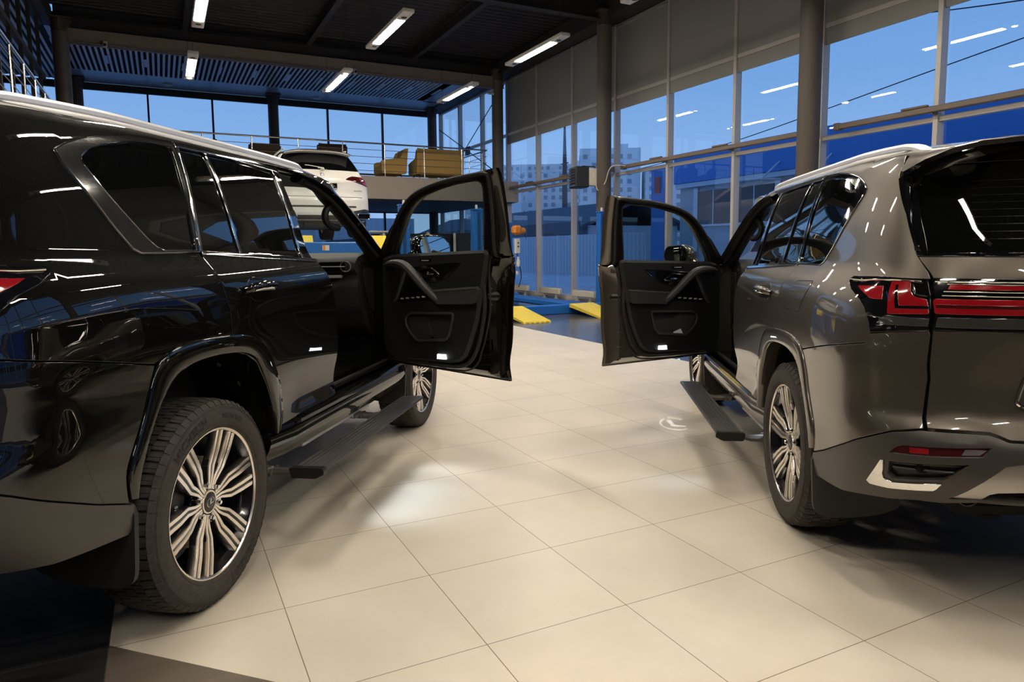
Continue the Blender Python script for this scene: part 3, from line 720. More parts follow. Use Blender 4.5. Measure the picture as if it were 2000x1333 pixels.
    mb.tube([c+R@Vector((0,.19*math.cos(a),.19*math.sin(a))) for a in np.linspace(0,2*PI,32,endpoint=False)],.017,8,0,closed=True)
    mb.box(c,(.05,.15,.12),0,bev=.03,ry=-.42)
    for a in (0.1,PI-.1,-PI/2): mb.tube([c,c+R@Vector((0,.18*math.cos(a),.18*math.sin(a)))],.016,6,0)
    mb.tube([c,c+Vector((.25,0,-.12))],.035,8,0); B(mb,'steering_wheel',[M['trim']],fix=True)
    for (sx,yy) in ((1.15,.38),(1.15,-.38),(.28,.38),(.28,-.38)):
        mb=MB()
        mb.loft([[(sx+a*.30,yy+b*.25,z+.02*math.cos(a*3)) for a,b in round_poly([(-1,-1),(1,-.92),(1,.92),(-1,1)],.35,4)] for z in (.72,.80,.86,.90)],0,cap=True)
        rings=[]
        for t in np.linspace(0,1,7):
            x=sx-.28-.20*t;z=.86+.62*t;w=.25-.05*t; rings.append([(x+a*.075,yy+b*w,z) for a,b in round_poly([(-1,-1),(.8,-1),(.8,1),(-1,1)],.4,4)])
        mb.loft(rings,0,cap=True); mb.box((sx-.50,yy,1.58),(.10,.26,.17),0,bev=.045); B(mb,'seat',[M['fabric']],fix=True)
    # ---- bonnet, nose, underbody
    mb=MB(); rows=[]
    for x in np.linspace(2.42,3.70,12):
        z=1.335-.11*((x-2.42)/1.28)**1.6; w=SIDE(x,1.15)-.075; rows.append([(x+.10*(1-(y/w)**2)*((x-2.42)/1.28),y,z+.05*(1-abs(y/w)**3)) for y in np.linspace(-w,w,15)])
    mb.loft(rows,0,closed=False); B(mb,'bonnet',[P],ang=60)
    mb=MB(); rows=[]
    for z in np.linspace(.48,1.24,9): rows.append([(3.84-.13*(abs(y)/.9)**2.2-.06*abs(z-.85),y,z) for y in np.linspace(-.90,.90,15)])
    mb.loft(rows,0,closed=False); mb.prism(round_poly([(-.42,.62),(.42,.62),(.55,1.12),(.30,1.19),(-.30,1.19),(-.55,1.12)],.06),3.80,3.86,lambda a,b,t:(t,a,b),1)
    B(mb,'front_bumper',[P,M['black_gloss']],ang=60)
    mb=MB(); mb.box((1.42,0,.46),(1.90,1.62,.16),0,bev=.03); mb.box((-.62,0,.60),(.75,1.3,.22),0,bev=.05); mb.box((3.3,0,.5),(.8,1.2,.2),0,bev=.05); mb.tube([(0,-.75,.42),(0,.75,.42)],.05,10); mb.tube([(2.85,-.75,.42),(2.85,.75,.42)],.04,10)
    for y in (-.45,.45): mb.box((1.4,y,.52),(4.6,.10,.14),0,bev=.02); mb.box((.35,y,.40),(.85,.07,.07),0,ry=.12,bev=.01)
    B(mb,'underbody',[M['dark']])
    # ---- tailgate
    mb=MB(); panel(mb,[(-1.146,1.181),(-1.169,1.015),(-1.148,.848),(-1.258,.852),(-1.322,.852),(-1.350,.843),(-1.375,.832),(CEN,.829),(CEN,1.184)],h=.05,hem=.03)
    panel(mb,[(-1.024,1.437),(-1.088,1.366),(CEN,1.366),(CEN,1.433)],h=.04,hem=.02); mirror_half(mb); tg=B(mb,'tailgate',[P])
    mb=MB(); rg=[(-1.056,1.450),(-1.038,1.524),(-.985,1.700),(-1.005,1.735),(-1.108,1.776),(CEN,1.778),(CEN,1.450)]
    so=[(-1.018,1.441),(-.953,1.593),(-.846,1.736),(-.97,1.775),(-1.1,1.802),(CEN,1.806),(CEN,1.437)]
    ring=so[:6]+rg[5::-1]
    panel(mb,so[:6]+[(CEN,1.779)]+rg[4::-1]+[(-1.056,1.449),(CEN,1.449),(CEN,1.437)],off=.004,hem=.02,h=.03)
    for a,b,o in ((-1.000,-.952,.016),):
        panel(mb,[(-1.030,1.455),(-1.012,1.455),(-.955,1.690),(-.930,1.700)][::1],off=.014,hem=.01,h=.03)
    mirror_half(mb); B(mb,'window_surround',[M['black_gloss']],tg)
    mb=MB(); panel(mb,rg,off=-.004,hem=0,h=.05); mirror_half(mb); rw=B(mb,'rear_window',[M['priv']],tg)
    mb=MB()
    for k in range(9):
        z=1.50+.026*k; mb.tube([PN(u,z,-.0030)[0]*np.array([1,s,1]) for s in (1,) for u in np.linspace(-1.20,CEN,8)]+[PN(u,z,-.0030)[0]*np.array([1,-1,1]) for u in np.linspace(CEN,-1.20,8)[1:]],.0008,4)
    B(mb,'defroster_line',[M['groove']],rw)
    mb=MB(); panel(mb,[(-1.146,1.187),(-1.141,1.24),(-1.123,1.301),(-1.087,1.362),(CEN,1.361),(CEN,1.187)],off=.004,hem=.03,h=.04); mirror_half(mb); bar=B(mb,'light_bar',[M['black_gloss']],tg)
    mb=MB(); panel(mb,[(-1.150,1.326),(-1.150,1.338),(CEN,1.339),(CEN,1.327)],off=.008,hem=.004,h=.04); panel(mb,round_poly([(-1.120,1.290),(CEN,1.294),(CEN,1.247),(-1.138,1.243)],[.01,0,0,.004]),off=.009,hem=.006,h=.03); mirror_half(mb); B(mb,'red_lens',[M['red_lens']],bar)
    mb=MB(); panel(mb,[(-1.134,1.262),(-1.134,1.272),(CEN,1.275),(CEN,1.264)],off=.0105,hem=.002,h=.04,mi=0); panel(mb,[(-1.150,1.198),(-1.150,1.228),(CEN,1.234),(CEN,1.206),(-1.37,1.199)],off=.008,hem=.004,h=.04,mi=1)
    for z in (1.304,1.318,1.343): mb.tube([PN(u,z,.007)[0] for u in np.linspace(-1.14,CEN,10)],.0022,6,2)
    mb.tube([PN(u,1.352,.006)[0] for u in np.linspace(-1.10,CEN,10)],.004,6,2)
    mirror_half(mb); B(mb,'lamp_insert',[M['red_dark'],M['smoke'],M['chrome']],bar)
    # spoiler
    mb=MB(); tr=[(.80,1.752,-.845),(.765,1.785,-.93),(.70,1.815,-.985),(.62,1.835,-1.01),(.50,1.845,-1.025),(.25,1.851,-1.04),(0,1.853,-1.045)]
    rings=[]
    for y,z,x in tr:
        ye=min(y,edge(-.80)[0]*.995); yt=y*.95
        xf=-.80; f=(1-min(1,(yt/edge(xf)[0]))**2.6)**.62; zf=ZT(xf)+(1.39+(1.932-1.39)*(1+RZ(xf)/.5)-ZT(xf))*f
        if y>=.75: zf=min(zf,ZT(xf))
        rings.append([(xf,yt,zf+.001),((xf*.5+x*.5),y*.975,(zf+z)/2+.010),(x+.02,y,z+.004),(x,y,z-.002),(x+.004,y*.995,z-.018),(x+.05,y*.97,z-.030),(-.86 if y<.6 else x+.05,y*.93,z-.045)])
    mb.loft([r[:4] for r in rings],0,closed=False); mb.loft([r[3:] for r in rings],1,closed=False); mirror_half(mb); B(mb,'rear_spoiler',[P,M['black_gloss']],tg,ang=50,fix=False)
    def yU(y,z):
        u0,u1=XS,CEN
        for _ in range(40):
            um=(u0+u1)/2
            if PW(um,z)[1]>y: u0=um
            else: u1=um
        return (u0+u1)/2
    pl=[(yU(.525,.945),.945),(yU(.49,1.065),1.065),(CEN,1.07),(CEN,.935),(yU(.50,.935),.935)]; pl=round_poly(pl,[.03,.04,0,0,.01],5)
    mb=MB(); panel(mb,pl,off=.004,hem=.006,h=.05,mi=0); mb.tube([PN(u,z,.007)[0] for u,z in resample(pl[-1:]+pl[:-2] if False else [q for q in pl if q[0]>CEN+.01],.02,False)],.006,6,2); mirror_half(mb)
    B(mb,'number_plate_panel',[P,M['dark'],M['chrome']],tg)
    mb=MB(); mb.tube(smooth_poly([(-1.085,.05,1.455),(-1.10,.02,1.452),(-1.08,-.2,1.475),(-1.05,-.5,1.50)],4),.008,6); B(mb,'rear_wiper',[M['black_plastic']],tg)
    # near-black backing, painted shade behind the tailgate and lamp gaps
    mb=MB(); panel(mb,[(-.98,1.74),(-1.06,1.40),(-1.14,1.18),(-1.14,.86),(-1.35,.86),(CEN,.845),(CEN,1.75)],off=-.026,hem=0,h=.10); mirror_half(mb); B(mb,'gap_shade_backing',[M['dark']])
    # ---- lower bumper
    fog=[(-1.019,.738),(-1.032,.757),(-1.045,.768),(-1.068,.777),(-1.19,.790),(-1.319,.803),(-1.294,.768),(-1.15,.750)]
    gri=[(-1.019,.708),(-1.257,.739),(-1.19,.670),(-1.040,.641),(-1.016,.658)]
    skd=[(-1.215,.600),(-1.357,.744),(-1.407,.756),(CEN,.756),(CEN,.602),(-1.304,.602)]
    mb=MB(); panel(mb,SATIN,[fog,gri,skd[:3]+[(-1.94,.756),(-1.94,.606),(-1.30,.606)]],h=.035,hem=.02,hole_hem=.025); mirror_half(mb); bp=B(mb,'lower_bumper',[M[satin]])
    for s in (1,-1):
        k=dict(flip=FLIP*s)
        mb=MB(); panel(mb,inset(fog,.003),off=-.008,hem=.01,h=.02); panel(mb,[(-1.085,.752),(-1.14,.757),(-1.14,.775),(-1.085,.770)],off=-.0065,hem=.001,h=.02,mi=1); panel(mb,[(-1.235,.768),(-1.285,.774),(-1.305,.792),(-1.245,.788)],off=-.0065,hem=.001,h=.02,mi=2)
        B(mb,'rear_fog_lamp',[M['red_dark'],M['red_lens'],M['clear_lens']],bp,**k)
        mb=MB(); panel(mb,inset(gri,-.006),off=-.026,hem=0,h=.03)
        mb.tube([PN(u,z,-.014)[0] for u,z in [(-1.03,.683),(-1.10,.690),(-1.215,.700)]],.005,6); mb.tube([PN(u,z,-.012)[0] for u,z in [(-1.025,.702),(-1.10,.712),(-1.235,.729)]],.004,6)
        p,n=PN(-1.122,.702,-.02); mb.lathe([(0,-.008),(.012,-.008),(.014,-.012),(.019,-.012),(.022,.01)],20,'x',1,c=p); B(mb,'bumper_grille',[M['black_plastic'],M['dark']],bp,**k)
        mb=MB(); panel(mb,[(-1.003,.708),(-.992,.706),(-.950,.625),(-.944,.611),(-.962,.601),(-1.034,.606),(-1.164,.632),(-1.172,.640),(-1.184,.660),(-1.04,.632),(-1.010,.637),(-1.001,.655)],off=.008,hem=.014,h=.015); B(mb,'chrome_garnish',[M['chrome']],bp,**k)
    mb=MB(); sk2=[(-1.222,.604),(-1.357,.738),(-1.405,.750),(CEN,.750),(CEN,.655),(-1.42,.652),(-1.348,.644),(-1.324,.634),(-1.304,.604)]
    panel(mb,sk2,off=-.006,hem=.02,h=.03); mirror_half(mb); B(mb,'skid_plate',[M['skid_silver']],bp)
    for s in (1,-1):
        mb=MB(); mb.lathe([(.036,-.02),(.040,-.02),(.040,.20),(.034,.20),(.034,0)],20,'x',0,c=(-1.00,.60*s,.585)); B(mb,'exhaust_tip',[M['satin_black']],bp)
    # ---- front doors: open one and closed one
    for side,opened in ((1,True),(-1,False)):
        fl=FLIP*side; O=(HX,HY,0)
        kw=dict(flip=fl)
        mb=MB(); panel(mb,FDOOR,h=.045,hem=.016,org=O)
        # shut faces and inner sheet
        ol=resample(FDOOR,.06); sc=lambda d:inset(ol,d)
        yo=lambda p,d:min(PW(p[0],p[1])[1]-d,9)
        r0=[(p[0]-HX,yo(p,.012)-HY,p[1]) for p in ol]
        r1=[(q[0]-HX,yo(p,.020)-HY,q[1]) for p,q in zip(ol,sc(.016))]
        r2=[(q[0]-HX,min(yo(p,.075),.895)-HY,q[1]) for p,q in zip(ol,sc(.024))]
        r3=[(q[0]-HX,.838-HY,q[1]) for p,q in zip(ol,sc(.065))]
        mb.loft([r0,r1,r2,r3],1); q=[(a+HX,c) for a,b,c in r3]
        tri=fill2d(q); mb.add(r3,tri,1,smooth=False)
        dr=mb.build('front_door',[P,P],car,flip=fl,fix=False,ang=40)
        # make the inner sheet face inwards
        dr.location=(HX,HY*fl,lift)
        if opened: dr.rotation_euler=(0,0,-math.radians(th)*fl)
        D=lambda x,y,z:(x-HX,y-HY,z)
        # window frame
        OUT=[(1.108,1.360),(1.098,1.42),(1.075,1.60),(1.046,1.80),(1.036,1.850)]+[(1.15,1.842),(1.40,1.828),(1.60,1.804),(1.77,1.760),(1.91,1.692),(2.10,1.555),(2.27,1.405),(2.325,1.360),(2.335,1.338)]
        INN=[(1.275,1.36),(1.27,1.40),(1.228,1.55),(1.185,1.70),(1.168,1.765),(1.185,1.790),(1.232,1.796),(1.42,1.784),(1.60,1.756),(1.745,1.721),(1.893,1.634),(2.00,1.53),(2.13,1.395),(2.145,1.36)]
        o1=eq_resample(smooth_poly(OUT[:5],3),18)+eq_resample(smooth_poly(OUT[4:],3),47)[1:]; ii=smooth_poly(INN,3); i1=eq_resample(ii[:14],18)+eq_resample(ii[13:],47)[1:]
        mb=MB(); rings=[]
        for a,b in zip(o1,i1):
            ya=SIDE(*a)-.006; yb=SIDE(*b)-.012; m=(np.array(a)*.35+np.array(b)*.65)
            rings.append([D(a[0],ya,a[1]),D(b[0],yb,b[1]),D(b[0],yb-.018,b[1]),D(b[0],yb-.048,b[1]),D(m[0],SIDE(*m)-.070,m[1]),D(*(lambda k:(k[0],SIDE(k[0],k[1])-.060,k[1]))(np.array(a)*.7+np.array(b)*.3)),D(a[0]*.94+b[0]*.06,ya-.030,a[1]*.94+b[1]*.06)])
        n0=len(mb.f); mb.loft(rings,0,closed=True,cap=True)
        for q in range(len(rings)-1):
            for k in (0,5,6): mb.m[n0+q*7+k]=1
        fr=mb.build('window_frame',[M['black_plastic'],P],dr,fix=True,ang=40,**kw)
        mb=MB(); mb.tube([D(b[0],SIDE(*b)-.052,b[1]) for b in i1],.010,8); k=[(np.array(a)*.55+np.array(b)*.45) for a,b in zip(o1,i1)]; mb.tube([D(c[0],SIDE(c[0],c[1])-.072,c[1]) for c in k],.012,8)
        kk=[(1.175,.72),(1.20,.66),(1.26,.635),(1.6,.63),(2.1,.63)]
        low=smooth_poly([(1.262,1.36),(1.27,1.22),(1.265,1.05),(1.29,.92),(1.33,.80),(1.39,.715),(1.47,.675),(1.60,.662),(2.0,.655),(2.2,.66)],4)
        mb.tube([D(x,.825,z) for x,z in low],.013,8); mb.tube([D(x-.035 if x<1.5 else x,.836,z-.025 if x>1.35 else z) for x,z in low],.006,6)
        mb.build('weather_seal',[M['rubber']],dr,**kw)
        sail=[(2.150,1.345),(2.135,1.395),(2.00,1.535),(2.00,1.60),(2.10,1.535),(2.26,1.395),(2.32,1.345)]
        mb=MB(); plate(mb,sail,[],SIDE(2.15,1.42)-.035-HY,SIDE(2.15,1.42)-.055-HY,fn=lambda a,b,y:(a-HX,y-(b-1.35)*.30,b)); mb.build('sail_panel',[M['black_plastic']],dr,**kw)
        gl=INN+[]
        mb=MB(); panel(mb,inset(smooth_poly(INN,2),-.006)[:],off=-.026,hem=0,h=.08,org=O); mb.build('door_window',[M['door_glass']],dr,**kw)
        # mirror
        mc=np.array([2.10-HX,1.125-HY,1.435])
        mb=MB(); rings=[]
        sh=round_poly([(-.150,-.085),(.150,-.080),(.155,.00),(.10,.062),(-.09,.070),(-.155,.025)],.05,5)
        for dx,s in ((-.055,.97),(-.050,1.0),(-.01,1.02),(.05,.90),(.085,.62),(.095,.30)): rings.append([(mc[0]+dx+mtilt*b*s,mc[1]+a*s,mc[2]+b*s) for a,b in sh])
        mb.loft(rings,0,cap=True); mb.tube([(mc[0]+.02,mc[1]-.10,mc[2]-.05),(mc[0]+.05,mc[1]-.19,mc[2]-.10),(mc[0]+.06,mc[1]-.24,mc[2]-.10)],[.05,.04,.035],8,0,sy=.6)
        mr=mb.build('side_mirror',[P],dr,fix=True,ang=50,**kw)
        mb=MB(); s2=[(a*.88,b*.86) for a,b in sh]; vs=[(mc[0]-.052-.000,mc[1]+a,mc[2]+b) for a,b in s2]; mb.prism(s2,-.0505,-.057,lambda a,b,t:(mc[0]+t+mtilt*b,mc[1]+a,mc[2]+b)); mb.build('mirror_glass',[M['mirror']],mr,fix=True,**kw)
        if not opened:
            mb=MB(); plate(mb,inset(FDOOR,.03),[],.86-HY,.82-HY,fn=lambda a,b,y:(a-HX,y,b)); mb.build('door_trim',[M['trim']],dr,**kw); 
            continue
        # ---- door card
        S=lambda L:[(HX-s,z) for s,z in L]
        card=round_poly(S([(.05,1.33),(.15,1.353),(1.035,1.378),(1.0,1.22),(.972,1.10),(.94,.97),(.885,.835),(.84,.755),(.79,.718),(.70,.700),(.41,.688),(.17,.665),(.085,.69),(.045,.78)]),[.02,.02,.02,.0,.0,.0,.0,.0,.03,.0,.0,.03,.03,.0],4)
        pocket=round_poly(S([(.29,.95),(.335,.985),(.76,1.005),(.725,.88),(.685,.835),(.41,.805),(.34,.85),(.295,.905)]),.02,3)
        tri=round_poly(S([(.30,1.225),(.40,1.235),(.545,1.078),(.19,1.045)]),.025,3)
        han=round_poly(S([(.42,1.268),(.56,1.286),(.64,1.236),(.48,1.222)]),.015,3)
        mb=MB(); plate(mb,card,[pocket,tri,han],.84-HY,.800-HY,bev=.018,fn=lambda a,b,y:(a-HX,y,b),hole_depth=.838-HY)
        cd=mb.build('door_card',[M['trim']],dr,ang=25,**kw)
        mb=MB(); plate(mb,inset(pocket,-.01),[],.84-HY,.836-HY,fn=lambda a,b,y:(a-HX,y,b))
        wed=S([(.285,.955),(.33,.985),(.47,.985),(.53,.83),(.42,.802),(.335,.85)]); mb.prism(round_poly(wed,.02),.835-HY,.815-HY,lambda a,b,t:(a-HX,t-(.0 if a>HX-.40 else 0),b),0)
        mb.tube([D(x,.796,z) for x,z in pocket],.009,8,0,closed=True); mb.build('door_pocket',[M['trim2']],cd,fix=True,**kw)
        mb=MB(); arm=round_poly(S([(.60,1.105),(.575,1.132),(1.0,1.168),(.965,1.078),(.63,1.062)]),.015,3); mb.prism(arm,.80-HY,.765-HY,lambda a,b,t:(a-HX,t,b+(.0 if t>.79-HY else -.004)),0)
        top=S([(.575,1.135),(1.0,1.170)]); mb.tube([D(x,.772,z) for x,z in resample(top,.05,False)],.011,8,0); mb.build('armrest',[M['trim2']],cd,fix=True,ang=30,**kw)
        mb=MB(); pth=smooth_poly([(HX-.10,.79,1.300),(HX-.20,.765,1.312),(HX-.30,.745,1.312),(HX-.38,.738,1.292),(HX-.46,.742,1.235),(HX-.54,.752,1.165),(HX-.62,.775,1.095),(HX-.66,.80,1.065)],4)
        mb.tube([D(*p) for p in pth],[.014+.016*math.sin(PI*i/(len(pth)-1))**.6 for i in range(len(pth))],10,0); p2=smooth_poly([(HX-.33,.775,1.28),(HX-.28,.785,1.20),(HX-.22,.79,1.10),(HX-.17,.797,1.045)],4); mb.tube([D(*p) for p in p2],[.010+.008*(1-i/(len(p2)-1)) for i in range(len(p2))],8,0)
        mb.build('pull_handle',[M['trim2']],cd,**kw)
        mb=MB(); plate(mb,inset(tri,-.008),[],.838-HY,.832-HY,fn=lambda a,b,y:(a-HX,y,b)); plate(mb,S([(.20,1.052),(.53,1.082),(.50,1.105),(.22,1.085)]),[],.83-HY,.806-HY,fn=lambda a,b,y:(a-HX,y,b))
        for k in range(5): mb.box(D(HX-.25-.055*k,.803,1.077+.005*k),(.030,.006,.010),1,bev=.002)
        mb.build('switch_panel',[M['piano'],M['satin_alu']],cd,fix=True,**kw)
        mb=MB(); plate(mb,inset(han,-.006),[],.838-HY,.832-HY,fn=lambda a,b,y:(a-HX,y,b)); mb.tube([D(x,.797,z) for x,z in han],.006,6,0,closed=True); mb.tube([D(HX-.48,.806,1.240),D(HX-.53,.796,1.243),D(HX-.585,.800,1.250)],[.008,.011,.007],8,1)
        mb.build('inner_handle',[M['piano'],M['chrome']],cd,fix=True,**kw)
        mb=MB(); st=round_poly(S([(.36,1.322),(.72,1.342),(.66,1.235),(.60,1.212),(.47,1.205)]),.02); mb.prism(st,.801-HY,.797-HY,lambda a,b,t:(a-HX,t,b),0) if False else None
        st=round_poly(S([(.37,1.288),(.62,1.311),(.83,1.320),(.75,1.262),(.655,1.214),(.567,1.193),(.46,1.205)]),[.0,.0,.01,.03,.03,.03,.02],3); mb.v=[];mb.f=[];mb.m=[];mb.sm=[];mb.n={}
        plate(mb,st,[inset(han,-.004)],.801-HY,.796-HY,fn=lambda a,b,y:(a-HX,y,b)); mb.tube([D(x,.798,z) for x,z in st],.0035,6,0,closed=True); mb.build('trim_insert',[M['piano']],cd,fix=True,**kw)
        mb=MB(); mb.box(D(HX-.50,.803,1.332),(.12,.010,.020),0,bev=.003); mb.box(D(HX-.50,.797,1.332),(.07,.003,.005),1); mb.build('speaker_badge',[M['piano'],M['satin_alu']],cd,fix=True,**kw)
        mb=MB(); plate(mb,S([(.60,.705),(.685,.71),(.68,.738),(.605,.735)]),[],.802-HY,.793-HY,fn=lambda a,b,y:(a-HX,y,b)); mb.build('courtesy_lamp',[M['white_lamp']],cd,fix=True,**kw)
        mb=MB(); mb.box(D(1.232,.868,1.12),(.05,.07,.05),0,bev=.012,rz=.9); mb.box(D(1.228,.872,1.12),(.054,.074,.016),1,rz=.9)
        for z in (.66,.72,.80,1.07,1.165): mb.lathe([(0,-.004),(.007,-.004),(.009,.002)],10,'y',0,c=D(1.235+(.02 if z<1 else 0),.846,z))
        for z0,z1 in ((.70,.75),(.78,.86)): mb.tube([D(1.215,.843,z0),D(1.225,.843,z1),D(1.262,.838,z1)],.004,6,2)
        mb.build('door_latch',[M['satin_black'],M['dark'],P],dr,fix=True,**kw)
        if fuel:
            mb=MB(); mb.prism([(HX-.43,.815),(HX-.53,.822),(HX-.525,.835),(HX-.455,.855)],.806-HY,.803-HY,lambda a,b,t:(a-HX,t,b),0)
            pb=mb.build('leaflet',[M['plate']],cd,fix=True,**kw)
    # ---- entry lamps under the sill and the logo projector of the mirror
    def lamp_at(name,typ,loc,tgt,e,col):
        L=bpy.data.lights.new(name,typ); L.energy=e; L.color=col; o=bpy.data.objects.new(name,L); COL.objects.link(o); o.parent=car
        a=Vector((loc[0],loc[1]*FLIP,loc[2]));b=Vector((tgt[0],tgt[1]*FLIP,tgt[2])); o.location=a; o.rotation_euler=(b-a).to_track_quat('-Z','X' if typ=='AREA' else 'Y').to_euler(); return o,L
    x0,x1=puddle
    o_,L_=lamp_at('entry_lamp','AREA',((x0+x1)/2,.90,.385+lift*.5),((x0+x1)/2,1.42,0),1.0,(.58,.78,1.0)); L_.shape='RECTANGLE'; L_.size=.02; L_.size_y=x1-x0
    L_.spread=math.radians(34)
    mb=MB(); mb.box(((x0+x1)/2,.892,.400),(x1-x0,.03,.02),0,bev=.004); B(mb,'entry_lamp_strip',[M['white_plastic_car']])
    if fuel:
        s0=Vector((1.90,1.235,.640+lift)); t0=Vector((1.98,1.25,0)); lamp_at('logo_projector_light','SPOT',s0,t0,12,(.80,.90,1.0)); L_=bpy.data.lights['logo_projector_light']; L_.spot_size=math.radians(40); L_.spot_blend=0; L_.shadow_soft_size=0
        dv=(t0-s0).normalized(); g0=s0+dv*.025
        def gp(a,b):      # floor offset (forward a, outward b) -> point on the projector mask
            q=t0+Vector((a,b,0))-s0; return tuple(s0+q*(.025/(q@dv)))
        E=lambda k:[(.20*k*math.cos(w),.12*k*math.sin(w)) for w in np.linspace(0,2*PI,36,endpoint=False)]
        Lp=[(.12,.055),(.12,.020),(-.04,.004),(-.06,-.075),(-.095,-.075),(-.085,.035)]
        mb=MB()
        for poly,holes in ((E(1.9),[E(1.0)]),(E(.90),[Lp])):
            pts=[q for l in [poly]+holes for q in l]; mb.add([gp(*q) for q in pts],fill2d(poly,holes),0,smooth=False)
        ring=[gp(*q) for q in E(1.9)]; mb.tube([Vector(q) for q in ring],.0008,6,0,closed=True)
        mb.build('logo_projector',[M['dark']],car)
    # ---- wheels
    hw=.97-.1325
    for (x,sp) in ((0,spin[0]),(2.85,spin[1])):
        for s in (1,-1):
            out=s*FLIP
            make_wheel(car,(x,hw*out,.409),out,sp,text if (x==0 and s==1) else False)
    FLIP=1.0
    return car
# ------------------------------------------------------------------ room materials
M['alu']=mat('window_frame_aluminium',(.50,.47,.43),.42,.15)
M['column']=mat('column_paint',(.10,.082,.066),.5)
M['beam_dark']=mat('dark_beam_paint',(.035,.031,.028),.6)
M['deck']=mat('dark_roof_deck',(.030,.027,.025),.6)
M['fascia']=mat('fascia_paint',(.30,.25,.20),.6,noise=(3,.06))
M['slab_under']=mat('slab_underside',(.05,.055,.06),.7)
M['blind']=mat('roller_blind_fabric',(.30,.30,.28),.85,0,.2,bump=(400,.3))
M['winglass']=glass('curtain_wall_glass',(.90,.95,.97),1.52,0.0,1.25)
M['pipe']=mat('brown_painted_steel',(.16,.125,.09),.45)
M['black_box']=mat('black_powder_coat',(.02,.02,.021),.5)
M['cream']=mat('cream_enamel',(.66,.62,.52),.45)
M['steel']=mat('brushed_steel',(.62,.58,.52),.25,1.0)
M['lift_blue']=mat('lift_blue_paint',(.015,.14,.50),.38,0,.5,noise=(6,.12))
M['lift_dark']=mat('lift_blue_dark',(.008,.045,.18),.4)
M['yellow']=mat('yellow_ramp_paint',(.80,.60,.05),.45,noise=(9,.12))
M['mustard']=mat('mustard_fabric',(.52,.33,.10),.85,0,.2,bump=(200,.5))
M['brown_fabric']=mat('dark_brown_fabric',(.045,.03,.022),.85,0,.2)
M['slat_lit']=mat('ceiling_slat_grey',(.72,.74,.78),.35)
M['slat_dark']=mat('ceiling_void',(.010,.011,.013),.8)
M['ceil_panel']=mat('ceiling_metal_panel',(.45,.46,.48),.35,.4)
M['lamp_body']=mat('lamp_body_white',(.72,.70,.66),.5)
M['led']=emis('led_diffuser',(1.0,.90,.77),120)
M['spot_on']=emis('spot_lamp_lit',(1.0,.90,.78),120)
M['cab']=mat('dark_cabinet',(.012,.012,.013),.5)
M['cab2']=mat('blue_grey_cabinet',(.030,.033,.040),.5)
M['orange']=mat('orange_plastic',(.75,.24,.02),.4)
M['white_plastic']=mat('white_plastic',(.7,.68,.62),.5)
M['white_paint']=mat('white_car_paint',(.80,.77,.71),.3,0,.5,1.0,.03)
M['wall_dark']=mat('wall_dark_paint',(.03,.026,.023),.7)
def tile_mat(name,c1,c2,grout,rough,streak=0.0,coat=0.0):
    m=mat(name,c1,rough,0,.5,coat,.08); nt=m.node_tree; b=nt.nodes['Principled BSDF']
    tc=nt.nodes.new('ShaderNodeTexCoord'); mp=nt.nodes.new('ShaderNodeMapping'); mp.inputs['Location'].default_value=(-.3604+.0008,-2.1454+.0008+6.0,0)
    br=nt.nodes.new('ShaderNodeTexBrick'); br.offset=0; br.squash=1; br.inputs['Scale'].default_value=1; br.inputs['Mortar Size'].default_value=.0018; br.inputs['Mortar Smooth'].default_value=.15; br.inputs['Brick Width'].default_value=.6; br.inputs['Row Height'].default_value=.6; br.inputs['Bias'].default_value=0
    br.inputs['Color1'].default_value=(*c1,1); br.inputs['Color2'].default_value=(*c2,1); br.inputs['Mortar'].default_value=(*grout,1)
    nt.links.new(tc.outputs['Object'],mp.inputs['Vector']); nt.links.new(mp.outputs['Vector'],br.inputs['Vector'])
    n=nt.nodes.new('ShaderNodeTexNoise'); n.inputs['Scale'].default_value=1.6; n.inputs['Detail'].default_value=8; n.inputs['Roughness'].default_value=.6
    mp2=nt.nodes.new('ShaderNodeMapping'); mp2.inputs['Scale'].default_value=(1,1,1) if not streak else (1.0,14.0,1)
    nt.links.new(tc.outputs['Object'],mp2.inputs['Vector']); nt.links.new(mp2.outputs['Vector'],n.inputs['Vector'])
    mx=nt.nodes.new('ShaderNodeMix'); mx.data_type='RGBA'; mx.blend_type='MULTIPLY'; mx.inputs[0].default_value=1
    cr=nt.nodes.new('ShaderNodeValToRGB'); k=.10+streak; cr.color_ramp.elements[0].color=(1-k,1-k*1.02,1-k*1.05,1); cr.color_ramp.elements[1].color=(1+k*.4,1+k*.4,1+k*.4,1); cr.color_ramp.elements[0].position=.3; cr.color_ramp.elements[1].position=.7
    nt.links.new(n.outputs['Fac'],cr.inputs[0]); nt.links.new(br.outputs['Color'],mx.inputs[6]); nt.links.new(cr.outputs[0],mx.inputs[7]); nt.links.new(mx.outputs[2],b.inputs['Base Color'])
    rr=nt.nodes.new('ShaderNodeMath'); rr.operation='MULTIPLY_ADD'; rr.inputs[1].default_value=.16; rr.inputs[2].default_value=rough-.08; nt.links.new(n.outputs['Fac'],rr.inputs[0]); nt.links.new(rr.outputs[0],b.inputs['Roughness'])
    return m
M['tile_light']=tile_mat('beige_floor_tile',(.67,.60,.49),(.64,.575,.465),(.16,.12,.08),.40)
M['tile_dark']=tile_mat('dark_floor_tile',(.030,.030,.031),(.038,.036,.036),(.10,.095,.09),.34,.75)
M['tile_grey']=tile_mat('grey_floor_tile',(.150,.122,.096),(.140,.115,.09),(.05,.045,.04),.30,.18)
M['tile_border']=tile_mat('slate_floor_tile',(.085,.080,.082),(.075,.072,.074),(.03,.03,.03),.20,.05)
def struct(o): o['kind']='structure'; return o
